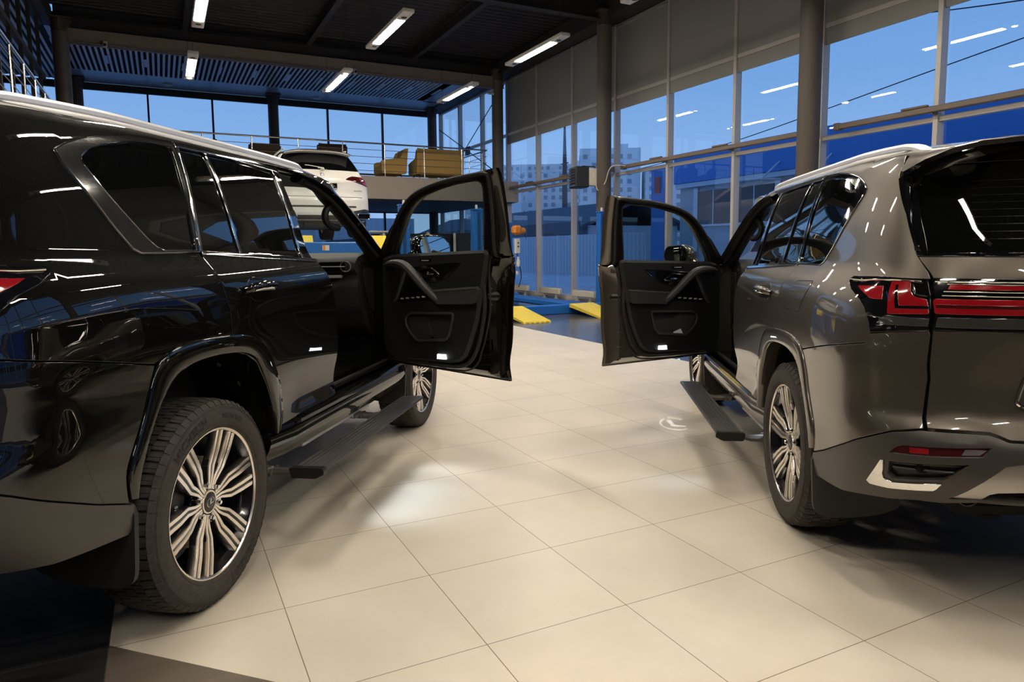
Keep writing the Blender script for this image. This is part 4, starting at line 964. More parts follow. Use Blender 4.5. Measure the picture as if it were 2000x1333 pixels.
def flat(name,poly,z,m):
    mb=MB(); mb.add([(x,y,z) for x,y in poly],[tuple(range(len(poly)))],0,smooth=False); return mb.build(name,m,flip=1)
XW=10.3; XL=-7.5; Y0=-9.0; YB=27.0; YM=20.35
def floorpoly(name,polys,m):
    mb=MB()
    for p in polys: mb.add([(x,y,0) for x,y in p]+[(x,y,-.02) for x,y in p],[tuple(range(len(p)))]+[(i,len(p)+i,len(p)+(i+1)%len(p),(i+1)%len(p)) for i in range(len(p))],0,smooth=False)
    return struct(mb.build(name,m,flip=1))
yd=2.7654
floorpoly('floor',[[(-.2396,yd),(yd-.2396+0-(-9.0)+0,-9.0),(5.7604,-9.0),(5.7604,YM),(-.2396,YM)]] if False else [[(-.2396,yd),(5.7604,yd-6.0),(5.7604,YM),(-.2396,YM)]],M['tile_light'])
floorpoly('floor_grey_corner',[[(-.2396,yd),(-.2396,Y0),(5.7604,Y0),(5.7604,yd-6.0)]],M['tile_grey'])
floorpoly('floor_dark',[[(XL,Y0),(-.2396,Y0),(-.2396,YM),(XL,YM)]],M['tile_dark'])
floorpoly('floor_slate_border',[[(5.7604,Y0),(XW+.1,Y0),(XW+.1,YB+.1),(XL,YB+.1),(XL,YM),(5.7604,YM)]],M['tile_border'])
# ---- curtain wall on the right
YK=[20.78-2.033*k for k in range(-3,15)]
mb=MB()
for y in YK: mb.box((XW-.01,y,3.43),(.16,.075,6.86),0,bev=.004)
for z,h in ((.06,.12),(3.255,.07),(5.12,.075),(6.84,.10)): mb.box((XW-.005,(YB+Y0)/2,z),(.11,YB-Y0,h),0)
struct(mb.build('wall_right',M['alu'],flip=1))
mb=MB(); mb.box((XW-.25,(YB+Y0)/2,7.06),(.75,YB-Y0,.42),0); mb.box((XW-.02,(YB+Y0)/2,.0),(.24,YB-Y0,.10),1); struct(mb.build('trim_1',[M['beam_dark'],M['alu']],flip=1))
n=0
for a,b in zip(YK[:-1],YK[1:]):
    n+=1; mb=MB(); mb.add([(XW+.02,a,.1),(XW+.02,b,.1),(XW+.02,b,6.8),(XW+.02,a,6.8)],[(0,1,2,3)],0,smooth=False); struct(mb.build('window_%d'%n,M['winglass'],flip=1))
names=['first bay past the far corner','second bay past the far corner','bay just beyond the thin far column','bay just before the thin far column','middle bay left of the heater column','bay directly behind the heater column','first bay right of the heater column','second bay right of the heater column','bay touching the thick right column on its left','bay touching the thick right column on its right','rightmost bay at the picture edge']
for i,(a,b) in enumerate(zip(YK[:-1],YK[1:])):
    if b>YM-.7 or i>11: continue
    mb=MB(); y=(a+b)/2; mb.box((XW-.045,y,5.99),(.012,2.033-.09,1.66),0); mb.box((XW-.040,y,4.945),(.020,2.033-.085,.27),0); 
    mb.lathe([(.0,-.96),(.035,-.96),(.035,.96),(0,.96)],12,'y',0,c=(XW-.07,y,6.78))
    o=mb.build('roller_blind',[M['blind'],M['alu']],flip=1,fix=True); tag(o,'grey roller blind, half drawn, in the '+names[min(i,10)],'blind','roller blinds on the glass wall')
    
# conduit rail along the wall between the columns, in three runs
for y0,y1,lb in ((14.65,21.8,'brown steel rail crossing the glass left of the heater column'),(8.62,14.15,'brown steel rail crossing the glass right of the heater column'),(-3,8.12,'brown steel rail crossing the glass right of the thick right column')):
    mb=MB(); mb.box((XW-.19,(y0+y1)/2,3.375),(.10,y1-y0,.085),0,bev=.01)
    for y in (y0,y1): mb.box((XW-.19,y,3.375),(.13,.10,.12),0,bev=.01)
    for y in YK:
        if y0<y<y1: mb.box((XW-.13,y,3.34),(.16,.05,.05),0); mb.box((XW-.20,y+.25,3.44),(.06,.40,.035),0,rz=.05,bev=.01)
    tag(mb.build('conduit_rail',M['pipe'],flip=1),lb,'rail','rails across the glass wall')
# ---- columns
CX_=[(9.7,20.35,7.0),(9.7,14.39,7.0),(9.7,8.37,7.0),(9.7,2.35,7.0),(-1.88,20.35,7.0),(9.72,26.35,6.9),(3.80,26.35,6.9),(-2.1,26.35,6.9),(-1.88,14.39,2.95),(-1.88,8.6,2.95)]
for i,(x,y,h) in enumerate(CX_):
    mb=MB(); mb.lathe([(0,0),(.26,0),(.26,.02),(.178,.02),(.178,h-.35),(.19,h-.33),(.178,h-.31),(.178,h)],32,'z',0,c=(x,y,0))
    if h>6.5:
        mb.box((x,y,h-.02),(.50,.50,.03),0)
        for a in range(4): mb.prism([(0.17,h-.28),(.25,h-.03),(.17,h-.03)],-.008,.008,lambda p,q,t,a=a:(x+p*math.cos(a*PI/2+PI/4*0)-t*math.sin(a*PI/2),y+p*math.sin(a*PI/2)+t*math.cos(a*PI/2),q))
    struct(mb.build('wall_column_%d'%(i+1),M['column'],flip=1,fix=True))
# ---- roof over the hall
mb=MB(); y=Y0; prof=[]
while y<YM:
    prof+=[(y,7.30),(y+.09,7.30),(y+.115,7.36),(y+.205,7.36)]; y+=.23
prof.append((YM,7.30))
mb.loft([[(x,a,b) for a,b in prof] for x in (-2.1,XW+.3)],0,closed=False); mb.box((4,5,7.42),(14,30,.06),0); 
o=struct(mb.build('ceiling',M['deck'],flip=1,ang=20))
def ibeam(mb,c,l,h,w,ax,mi=0):
    d=(l,w,.025) if ax=='x' else (w,l,.025); e=(l,.018,h) if ax=='x' else (.018,l,h)
    mb.box((c[0],c[1],c[2]+h/2),d,mi); mb.box((c[0],c[1],c[2]-h/2),d,mi); mb.box(c,e,mi)
mb=MB()
for x in (.85,3.9,6.95): ibeam(mb,(x,5.6,7.15),29.3,.26,.14,'y')
for y in (14.39,8.37,2.35,-3.6): ibeam(mb,(3.9,y,7.02),11.9,.42,.20,'x')
struct(mb.build('trim_2',M['beam_dark'],flip=1))
# ---- upper floor at the back and on the left
mb=MB(); mb.box((3.95,YM+3.4,3.255),(12.9,6.8,.65),0); mb.box((3.95,YM+3.4,2.925),(12.8,6.7,.02),1); mb.box((3.95,YM-.02,3.255),(12.9,.03,.655),0)
struct(mb.build('floor_upper',[M['fascia'],M['slab_under']],flip=1))
mb=MB(); mb.box((-4.75,14.15,3.255),(5.5,12.4,.65),0); struct(mb.build('floor_upper_left',[M['fascia']],flip=1))
mb=MB(); mb.box((3.95,YM-.02,6.62),(11.9,.06,.34),0); mb.box((3.95,YM+.02,6.46),(11.9,.24,.02),0); mb.box((3.95,YM+.10,6.98),(11.9,.10,.70),1); struct(mb.build('trim_3',[M['fascia'],M['beam_dark']],flip=1))
mb=MB(); mb.box((3.95,YM+3.4,7.10),(12.9,6.9,.06),0); mb.box((3.95,21.30,6.93),(12.4,1.55,.02),1); mb.box((3.95,26.1,6.93),(12.4,1.75,.02),1); mb.box((9.55,23.7,6.93),(1.1,3.3,.02),1)
for k in range(80): mb.box((-2.25+.138*k,23.65,6.93),(.062,3.2,.035),2)
for k in range(12): mb.box((-2.1+1.0*k,23.65,6.915),(.09,.9,.02),2)
struct(mb.build('ceiling_slatted',[M['slat_dark'],M['ceil_panel'],M['slat_lit']],flip=1))
# ---- back glass wall
mb=MB()
for x in [-6.1,-4.1,-2.1,-.12,1.87,3.86,5.83,7.92,9.9]: mb.box((x,YB,3.43),(.06,.14,6.9),0)
for z,h in ((3.25,.75),(.10,.2),(6.80,.22),(4.35,.05)): mb.box((1.2,YB,z),(17.8,.12,h),0)
struct(mb.build('wall_back',M['beam_dark'],flip=1))
for i,(a,b) in enumerate(zip([-6.1,-4.1,-2.1,-.12,1.87,3.86,5.83,7.92],[-4.1,-2.1,-.12,1.87,3.86,5.83,7.92,9.9])):
    mb=MB(); mb.add([(a,YB+.03,.1),(b,YB+.03,.1),(b,YB+.03,6.8),(a,YB+.03,6.8)],[(0,1,2,3)],0,smooth=False); struct(mb.build('window_%d'%(40+i),M['winglass'],flip=1))
# ---- left wing glazing, outer walls
mb=MB()
for k in range(10): mb.box((-2.25,19.6-1.25*k,5.2),(.07,.09,3.3),0)
for z in (3.62,5.55,6.80): mb.box((-2.25,13.9,z),(.09,12.6,.10),0)
mb.box((-2.2,14,7.02),(.35,12.8,.42),0)
struct(mb.build('wall_left_partition',M['beam_dark'],flip=1))
mb=MB(); mb.box((XL-.05,9,3.6),(.1,36.2,7.4),0); struct(mb.build('wall_left',M['wall_dark'],flip=1))
mb=MB(); mb.box((1.4,Y0-.05,3.6),(17.9,.1,7.4),0); struct(mb.build('wall_front',M['wall_dark'],flip=1))
mb=MB(); mb.box((-4.85,17.5,7.0),(5.4,19.0,.06),0); mb.box((-4.85,-.5,7.3),(5.6,17,.06),0)
for k in range(36): mb.box((-2.45-.14*k,17.5,6.95),(.062,18.8,.03),1)
struct(mb.build('ceiling_left',[M['slat_dark'],M['slat_lit']],flip=1))
# ---- railings
def railing(name,p0,p1,z,lb,n):
    a=Vector((*p0,z));b=Vector((*p1,z)); o=empty(name,a,0,lb,'railing'); d=b-a
    mb=MB(); mb.tube([Vector((0,0,.95)),d+Vector((0,0,.95))],.024,10); mb.build('handrail',M['steel'],o,flip=1)
    for k in range(n):
        p=d*(k+.3)/n; mb=MB(); mb.tube([p,p+Vector((0,0,.95))],.017,8); mb.lathe([(0,0),(.045,0),(.045,.012),(0,.012)],12,'z',0,c=p); mb.build('railing_post',M['steel'],o,flip=1)
    for h in (.16,.36,.56,.76): mb=MB(); mb.tube([Vector((0,0,h)),d+Vector((0,0,h))],.008,6); mb.build('railing_bar',M['steel'],o,flip=1)
    return o
railing('railing',(-1.7,YM+.07),(9.35,YM+.07),3.58,'long stainless railing along the upper floor edge behind the white car',9)
railing('railing',(9.35,YM+.15),(9.35,YM+2.2),3.58,'short stainless return railing on the upper floor at the right corner',2)
railing('railing',(-1.86,9.0),(-1.86,19.9),3.58,'stainless railing rising into the upper left corner of the picture',9)
# ---- lamps
def lamp(x,y,lb,s0,s1,L=2.36,lit=1.48,z=5.30):
    o=empty('linear_lamp',(x,y,z),0,lb,'lamp','suspended linear lamps')
    mb=MB(); mb.box((0,0,.035),(.20,L,.07),0,bev=.012)
    for s in (-1,1): mb.box((0,s*(lit/2+.17),-.003),(.15,.26,.012),0,bev=.003)
    mb.build('housing',M['lamp_body'],o,flip=1)
    mb=MB(); mb.box((0,0,-.004),(.135,lit,.010),0); mb.build('diffuser',M['led'],o,flip=1)
    for s,on in ((-1,s0),(1,s1)):
        mb=MB(); mb.lathe([(0,-.014),(.045,-.014),(.052,-.006),(.052,.0)],20,'z',0,c=(0,s*(lit/2+.18),0)); mb.build('end_spot',M['spot_on'] if on else M['black_box'],o,flip=1,fix=True)
    for s in (-1,1): mb=MB(); mb.tube([(0,s*L*.42,.06),(0,s*L*.42,1.95)],.004,5); mb.build('suspension_wire',M['black_box'],o,flip=1)
LN={(.78,16.75):'left lamp of the far row, above the black car roof',(3.85,16.75):'middle lamp of the far row over the white car',(6.85,16.75):'right lamp of the far row, near the thin far column',(.78,12.6):'left lamp of the near row, cut by the top edge',(3.85,12.6):'middle lamp of the near row under the dark roof beams',(6.85,12.6):'right lamp of the near row, nearest the glass wall'}
for y in (-3.9,.2,4.3,8.4,12.6,16.75):
    for x in ((.78,3.85,6.85) if y>5 else (-2.3,.78,3.85,6.85)):  # extra left column near the viewer, unseen, added to brighten the floor
        k=LN.get((x,y)); lb=('lit white linear ceiling lamp, '+k) if k else 'lit white linear ceiling lamp of the unseen rows overhead and behind the viewer, left column added for light'
        lamp(x,y,lb,y>16 and x>3 or (y==8.4),y>16 and x<6,z=5.30)
for x,lb in ((-.95,'left black spot on the roof edge beam'),(5.2,'right black spot on the roof edge beam')):
    mb=MB(); mb.box((x*1.0+0,YM-.09,6.48),(.10,.10,.16),0,bev=.02); mb.lathe([(0,-.05),(.03,-.05),(.035,.0)],12,'y',1,c=(x,YM-.13,6.46)); tag(mb.build('sensor_box',[M['cream'],M['black_box']],flip=1,fix=True),'small cream sensor box, '+lb.split(' spot')[0]+' one on the roof edge beam','sensor')
i=0
for x,y,w in ((.6,21.6,'front left'),(6.9,21.6,'front right'),(.5,26.2,'back left'),(5.3,26.2,'back middle')):
    mb=MB(); mb.lathe([(0,-.05),(.12,-.05),(.16,-.01),(.16,.0)],24,'z',0,c=(x,y,6.915)); tag(mb.build('downlight',[M['lamp_body']],flip=1,fix=True),'round ceiling light under the slatted ceiling, '+w,'light','round lights of the slatted ceiling')
mb=MB(); mb.lathe([(0,-.14),(.035,-.14),(.045,-.10),(.045,.06),(0,.06)],16,'x',0,c=(9.35,20.0,6.20)); mb.box((9.42,20.08,6.28),(.05,.05,.16),0,bev=.01); tag(mb.build('security_camera',M['white_plastic'],flip=1,fix=True),'white security camera beside the thin far column top','camera')
# ------------------------------------------------------------------ things in the hall
# fan heater on the column
o=empty('fan_heater',(9.22,14.75,3.14),math.radians(-11),'black louvred fan heater on the column right of the centre','heater')
mb=MB(); mb.box((0,0,0),(.34,.50,.50),0,bev=.02); mb.build('housing',M['black_box'],o,flip=1)
mb=MB()
for k in range(7): mb.box((-.19,0,-.2+.066*k),(.05,.44,.012),0,ry=.5,bev=.003)
mb.build('louvre',M['steel'],o,flip=1)
mb=MB(); mb.box((.30,-.14,.0),(.25,.22,.42),0,bev=.02); mb.box((.28,-.253,.02),(.06,.006,.10),1); mb.box((.34,-.253,.02),(.03,.006,.16),1); mb.build('control_box',[M['cream'],M['white_plastic']],o,flip=1)
mb=MB()
for z in (-.22,.22): mb.tube([(.0,.0,z),(.05,-.1,z+.05),(.40,-.02,z+.05),(.46,.08,z)],.014,8)
mb.build('bracket',M['black_box'],o,flip=1)
mb=MB(); mb.tube(smooth_poly([(.34,-.24,-.20),(.38,-.32,-.32),(.50,-.44,-.15),(.55,-.52,.10),(.62,-.56,.22),(.76,-.58,.25),(.95,-.62,.24)],5),.013,6); mb.build('cable',M['cream'],o,flip=1)
# low radiators on the foot of the glass
for y0,y1,lb in ((18.95,19.95,'cream low radiator left, next to the black car door edge'),(17.0,18.2,'cream low radiator in the middle behind the yellow ramps'),(15.25,16.3,'cream low radiator right, in front of the blue lift post')):
    o=empty('radiator',(10.02,(y0+y1)/2,0),0,lb,'radiator','low radiators along the glass wall')
    mb=MB(); mb.box((0,0,.215),(.10,y1-y0,.17),0,bev=.015)
    for k in range(12): mb.box((0,-(y1-y0)/2+.06+k*(y1-y0-.12)/11,.303),(.08,.035,.006),1)
    mb.build('casing',[M['cream'],M['alu']],o,flip=1)
    for s in (-1,1): mb=MB(); mb.box((0,s*(y1-y0)*.3,.065),(.06,.05,.13),0,bev=.005); mb.box((0,s*(y1-y0)*.3,.008),(.12,.09,.016),0,bev=.003); mb.build('foot',M['alu'],o,flip=1)
# ---- four post lifts
def post(parent,x,y,h,face):
    mb=MB(); mb.box((x,y,.012),(.40,.40,.024),1); mb.box((x,y,h/2),(.20,.16,h),0,bev=.012); mb.box((x+face*.02,y-.085,h/2),(.06,.02,h*.96),1); mb.box((x,y,h+.012),(.22,.18,.024),0); mb.lathe([(0,.09),(.022,.09),(.026,.04),(.026,0)],12,'z',2,c=(x,y,h+.02)); mb.build('post',[M['lift_blue'],M['lift_dark'],M['white_plastic']],parent,flip=1,fix=True)
def lift(loc,zp,lb,posts,ramp_down):
    o=empty('car_lift',loc,0,lb,'lift')
    for x,y,h,f in posts: post(o,x,y,h,f)
    for x in (-.88,.88):
        mb=MB(); mb.box((x,0,zp-.05),(.52,4.7,.10),0,bev=.01); mb.box((x,0,zp-.10),(.40,4.6,.06),1)
        for k in range(24): mb.box((x,-2.2+.19*k,zp+.002),(.48,.012,.006),1)
        mb.build('runway',[M['lift_blue'],M['lift_dark']],o,flip=1)
        mb=MB()
        if ramp_down: pr=[(-2.35,zp+.012),(-3.55,.03),(-3.57,.0),(-3.50,.0),(-2.38,zp-.07),(-2.33,zp-.07)]
        else: pr=[(-2.36,zp+.03),(-2.44,zp+.03),(-2.80,zp-.52),(-2.82,zp-.58),(-2.76,zp-.58),(-2.38,zp-.06)]; xr=(-.86 if x<0 else .52)
        w=.30 if ramp_down else .27
        if ramp_down: xr=x
        mb.prism(pr,xr-w,xr+w,lambda a,b,t:(t,a,b),0)
        for k in range(5): mb.box((xr-.22+.11*k,-3.565 if ramp_down else -2.80,.012 if ramp_down else zp-.60),(.05,.05,.02),0)
        if not ramp_down: mb.lathe([(0,-.002),(.03,-.002),(.03,.004)],12,'y',1,c=(xr-.12,-2.545,zp-.10))
        mb.build('ramp',[M['yellow'],M['lift_dark']],o,flip=1,fix=True)
    for y in (-2.14 if zp<1 else -2.95,2.14):
        mb=MB(); mb.box((0 if y>-2.5 else -.60,y,max(zp-.20,.10)),(3.2 if y>-2.5 else 1.55,.20,.20),0,bev=.015); 
        if zp>1: mb.box((-.48,y-.104,zp-.20),(.12,.006,.09),1); mb.box((-.51,y-.106,zp-.20),(.04,.006,.09),2)
        mb.build('cross_beam',[M['lift_blue'],M['white_plastic'],M['orange']],o,flip=1)
    return o
LF=lift((7.25,15.25,0),.22,'lowered blue car lift with yellow ramps on the slate floor between the two cars',[(-1.38,-1.87,2.22,1),(1.86,-1.66,2.24,-1),(1.57,2.63,2.14,-1),(-1.58,2.63,2.32,1)],True)
lift((3.08,15.6,0),1.66,'raised blue car lift with yellow ramps under the white car',[(1.22,-2.25,2.28,-1),(-1.6,-2.2,2.28,1),(1.5,2.3,2.28,-1),(-1.6,2.3,2.28,1)],False)
# orange hoist unit and controls on the far right post
o=empty('hoist_motor',(8.84,17.62,1.95),0,'orange hoist motor on the blue lift post beside the black door edge','motor')
mb=MB(); mb.box((.08,-.06,0),(.26,.24,.26),0,bev=.06); mb.lathe([(0,.18),(.07,.18),(.09,.13),(.09,0)],20,'x',0,c=(.16,-.06,-.02)); mb.build('motor_cover',M['orange'],o,flip=1,fix=True)
mb=MB(); mb.box((.10,-.06,-.45),(.16,.12,.42),0,bev=.02); mb.lathe([(0,-.075),(.022,-.075),(.022,-.06)],12,'y',1,c=(.10,-.06,-.36)); mb.lathe([(0,-.075),(.022,-.075),(.022,-.06)],12,'y',1,c=(.10,-.06,-.46)); mb.build('control_box',[M['white_plastic'],M['black_box']],o,flip=1,fix=True)
mb=MB(); mb.tube(smooth_poly([(.2,-.10,.0),(.30,-.12,-.10),(.36,-.12,-.26)],4),.008,6); mb.tube(smooth_poly([(.10,-.05,-.66),(.16,-.08,-1.0),(.20,-.1,-1.3),(.12,-.1,-1.6)],4),.014,6); mb.build('hose',M['black_box'],o,flip=1)
mb=MB(); mb.lathe([(0,.0),(.055,0),(.055,.16),(.035,.20),(.035,.28),(0,.28)],16,'z',0,c=(.13,-.06,-1.02)); mb.lathe([(0,0),(.045,0),(.045,.10),(0,.10)],16,'z',0,c=(.10,-.06,-1.25)); mb.build('air_regulator',M['white_plastic'],o,flip=1,fix=True)
# wheel on the right post foot
# ---- furniture upstairs
def sofa(loc,rz,w,d,h,lb,m,cat='sofa',name='sofa'):
    o=empty(name,loc,rz,lb,cat)
    mb=MB(); mb.box((0,0,.30),(w,d,.26),0,bev=.05); mb.build('base',m,o,flip=1)
    mb=MB(); mb.box((0,.02,.46),(w-.24,d-.20,.14),0,bev=.05); mb.build('seat_cushion',m,o,flip=1)
    mb=MB(); rings=[]
    for t in np.linspace(0,1,7):
        y=d/2-.06+.14*t; z=.20+(h-.20)*t; k=1-.05*math.sin(PI*t)+.05*t; th=.085-.03*t
        rings.append([(a*w/2*k,y+b*th,z+(.03*a*a if t>.9 else 0)) for a,b in round_poly([(-1,-1),(1,-1),(1,1),(-1,1)],.3,3)])
    mb.loft(rings,0,cap=True); mb.build('backrest',m,o,flip=1,fix=True)
    for s in (-1,1):
        mb=MB(); pr=round_poly([(-d/2,.17),(d/2+.04,.17),(d/2+.10,h-.02),(d/2-.02,h),(d/2-.14,.66),(-d/2,.56)],.06,3); mb.prism(pr,s*(w/2)-.05,s*(w/2)+.05,lambda a,b,t:(t,a,b)); mb.build('armrest',m,o,flip=1,fix=True)
    for sx in (-1,1):
        for sy in (-1,1): mb=MB(); mb.tube([(sx*(w/2-.1),sy*(d/2-.1),.2),(sx*(w/2-.07),sy*(d/2-.07),0)],[.025,.016],8); mb.build('leg',M['black_box'],o,flip=1)
    return o
sofa((7.97,21.35,3.58),PI,1.45,.78,.93,'mustard two seat sofa on the upper floor seen from behind at the railing',M['mustard'])
sofa((6.48,21.45,3.58),-PI/2,.78,.74,.92,'mustard wing armchair on the upper floor seen from the side left of the sofa',M['mustard'],'armchair','armchair')
sofa((4.62,21.3,3.58),PI,.75,.72,.90,'dark brown armchair on the upper floor right behind the white car roof',M['brown_fabric'],'armchair','armchair')
sofa((1.45,21.6,3.58),PI*.8,.75,.72,.86,'dark brown armchair on the upper floor peeping over the black car roof, left one',M['brown_fabric'],'armchair','armchair')
sofa((2.75,21.3,3.58),PI,.75,.72,.80,'dark brown armchair on the upper floor peeping over the black car roof, right one',M['brown_fabric'],'armchair','armchair')
mb=MB(); 
o=empty('wind_brace',(9.98,YM,0),0,'crossed dark steel wind braces in front of the glass at the far right corner','brace')
for (a,b) in (((0,5.9,6.10),(0,.15,3.70)),((0,.1,6.6),(0,5.9,3.75))): mb=MB(); mb.tube([a,b],.016,6); mb.build('brace_rod',M['beam_dark'],o,flip=1)
mb=MB(); mb.box((0,3.1,4.93),(.03,.42,.30),0,bev=.01); mb.build('gusset_plate',M['beam_dark'],o,flip=1)
# ---- workshop corner under the upper floor
o=empty('tool_cabinet',(7.07,21.6,0),0,'long dark workshop cabinet under the upper floor behind the black car door','cabinet')
mb=MB(); mb.box((0,0,.97),(2.75,.60,1.93),0,bev=.01); mb.build('carcass',M['cab'],o,flip=1)
for k in range(3): mb=MB(); mb.box((-.86+.86*k,-.31,1.0),(.82,.02,1.75),0,bev=.004); mb.box((-.50+.86*k,-.33,1.05),(.015,.02,.16),1); mb.build('door',[M['cab'],M['steel']],o,flip=1)
o=empty('tool_cabinet',(8.78,21.35,0),0,'grey upright cabinet under the upper floor, right of the long dark one','cabinet')
mb=MB(); mb.box((0,0,.98),(.50,.55,1.94),0,bev=.01); mb.build('carcass',M['cab2'],o,flip=1)
mb=MB(); mb.box((0,-.29,.98),(.46,.02,1.86),0,bev=.004); mb.build('door',M['cab2'],o,flip=1)
mb=MB(); mb.tube([(8.42,20.95,0),(8.42,20.95,1.95)],.045,10); mb.lathe([(0,0),(.16,0),(.16,.03),(0,.03)],16,'z',0,c=(8.42,20.95,0)); tag(mb.build('pole',M['cream'],flip=1),'pale upright pole between the two workshop cabinets','pole')
mb=MB(); mb.box((6.15,20.9,1.98),(1.3,.4,.05),0,bev=.01); mb.box((6.05,20.9,.98),(.07,.3,1.95),0); mb.box((6.72,20.9,.98),(.07,.3,1.95),0); tag(mb.build('work_table',M['cream'],flip=1),'cream topped tall bench behind the yellow ramp of the raised lift','bench')
mb=MB(); mb.tube([(9.02,20.9,1.95),(9.5,20.8,1.82),(9.02,20.9,1.62)],.03,6); mb.lathe([(0,.06),(.14,.05),(.17,0),(.16,-.02)],20,'x',0,c=(9.25,20.9,1.70)); tag(mb.build('lamp_arm',M['black_box'],flip=1),'black wall lamp on a triangular arm beside the grey cabinet','lamp')
# ---- people behind the mirror
def person(loc,rz,lb,shirt,hairc,h=1.76,bald=False):
    o=empty('person',loc,rz,lb,'person'); s=h/1.76
    sk=mat('skin_'+hairc,(.50,.31,.21),.5); sh=mat('shirt_'+hairc,shirt,.8); pa=mat('trousers_'+hairc,(.03,.035,.05),.8)
    def skin(name,nodes,edges,m,root=0):
        me=bpy.data.meshes.new(name); me.from_pydata([tuple(c*s for c in n[0]) for n in nodes],edges,[]); ob=bpy.data.objects.new(name,me); COL.objects.link(ob); ob.parent=o
        md=ob.modifiers.new('s','SKIN'); sv=me.skin_vertices[0].data
        for i,n in enumerate(nodes): r=n[1] if isinstance(n[1],tuple) else (n[1],n[1]); sv[i].radius=(r[0]*s,r[1]*s); sv[i].use_root=(i==root)
        sb=ob.modifiers.new('u','SUBSURF'); sb.levels=sb.render_levels=2; me.materials.append(m); return ob
    N=[((0,0,.94),(.15,.11)),((0,0,1.12),(.14,.10)),((0,0,1.32),(.17,.115)),((0,0,1.43),(.10,.08)),((0,0,1.50),(.056,.056)),((0,-.01,1.56),(.06,.065)),
       ((.17,0,1.40),.062),((.24,.02,1.12),.046),((.25,-.08,.90),.036),((.25,-.11,.82),.034),((-.17,0,1.40),.062),((-.24,.02,1.12),.046),((-.25,-.08,.90),.036),((-.25,-.11,.82),.034),
       ((.095,0,.86),.095),((.10,-.01,.50),.066),((.10,.02,.09),.045),((.11,-.12,.045),.04),((-.095,0,.86),.095),((-.10,-.01,.50),.066),((-.10,.02,.09),.045),((-.11,-.12,.045),.04)]
    E_=[(0,1),(1,2),(2,3),(3,4),(4,5),(3,6),(6,7),(7,8),(8,9),(3,10),(10,11),(11,12),(12,13),(0,14),(14,15),(15,16),(16,17),(0,18),(18,19),(19,20),(20,21)]
    skin('body',N,E_,sk)
    skin('shirt',[(n[0],tuple(r*1.2 for r in (n[1] if isinstance(n[1],tuple) else (n[1],n[1])))) for n in [((0,0,.90),(.15,.115))]+N[1:4]]+[(N[6][0],.075),(((.225,.015,1.19)),.062),(N[10][0],.075),((-.225,.015,1.19),.062)],[(0,1),(1,2),(2,3),(3,4),(4,5),(3,6),(6,7)],sh)
    skin('trousers',[((0,0,.95),(.172,.132))]+[(N[k][0],N[k][1]*1.18) for k in (14,15,16,18,19,20)],[(0,1),(1,2),(2,3),(0,4),(4,5),(5,6)],pa)
    mb=MB(); rings=[]
    for t in np.linspace(0,1,14):
        z=1.52+.24*t; a=math.sin(PI*(.12+.86*t))**.7; rings.append([(.078*a*math.cos(q),-.012+.098*a*math.sin(q)*(1.0 if math.sin(q)>0 else 1+.06*math.sin(PI*t)),z) for q in np.linspace(0,2*PI,20,endpoint=False)])
    mb.loft(rings,0,cap=True); mb.tube([(0,-.105,1.65),(0,-.128,1.615),(0,-.108,1.605)],[.010,.016,.012],8)
    for e in (-1,1): mb.lathe([(0,.006),(.010,.004),(.013,-.004)],10,'y',0,c=(e*.032,-.102,1.652)); mb.tube([(e*.080,.0,1.67),(e*.086,.012,1.645),(e*.078,.008,1.615)],[.012,.016,.009],8)
    mb.v=[(x*s,y*s,z*s) for x,y,z in mb.v]; mb.build('head',sk,o,flip=1,fix=True)
    mb=MB(); mb.tube([(-.022,-.104,1.575),(0,-.109,1.572),(.022,-.104,1.575)],.005,6,0)
    for e in (-1,1): mb.lathe([(0,-.008),(.006,-.006),(.008,.0)],10,'y',1,c=(e*.032,-.104,1.652))
    mb.v=[(x*s,y*s,z*s) for x,y,z in mb.v]; mb.build('face_detail',[mat('lips_'+hairc,(.35,.12,.10),.5),M['black_box']],o,flip=1,fix=True)
    if not bald:
        mb=MB(); rings=[]
        for t in np.linspace(0,1,9):
            z=1.60+.175*t; a=math.sin(PI*(.42+.56*t))**.7; y0=.02-.03*t; rings.append([(.085*a*math.cos(q),y0+.098*a*math.sin(q)*(1 if math.sin(q)>0 else .55+.5*t),z) for q in np.linspace(0,2*PI,20,endpoint=False)])
        mb.loft(rings,0,cap=True); mb.v=[(x*s,y*s,z*s) for x,y,z in mb.v]; mb.build('hair',mat('hair_'+hairc,(.20,.14,.09) if hairc=='light' else (.03,.02,.015),.7),o,flip=1,fix=True)
    for e in (-1,1):          # hands: palm, four fingers, thumb
        nd=[((e*.25,-.115,.80),.030),((e*.25,-.13,.745),.033)]; ed=[(0,1)]
        for k,(dx,l) in enumerate(((-.024,.062),(-.008,.072),(.008,.068),(.023,.052))):
            b=len(nd); nd+=[((e*.25+dx,-.137,.722),.009),((e*.25+dx*1.05,-.148,.722-l*.5),.0085),((e*.25+dx*1.05,-.143,.722-l),.0075)]; ed+=[(1,b),(b,b+1),(b+1,b+2)]
        b=len(nd); nd+=[((e*.25-e*.030,-.150,.765),.011),((e*.25-e*.040,-.168,.735),.009)]; ed+=[(0,b),(b,b+1)]
        skin('hand',nd,ed,sk)
    return o
person((5.50,16.75,0),math.radians(20),'person in a white shirt half hidden behind the blue post and the black car mirror',(.75,.73,.68),'dark',1.74)
person((5.42,15.1,0),math.radians(160),'person whose fair head shows just above the black car mirror',(.05,.05,.06),'light',1.80)
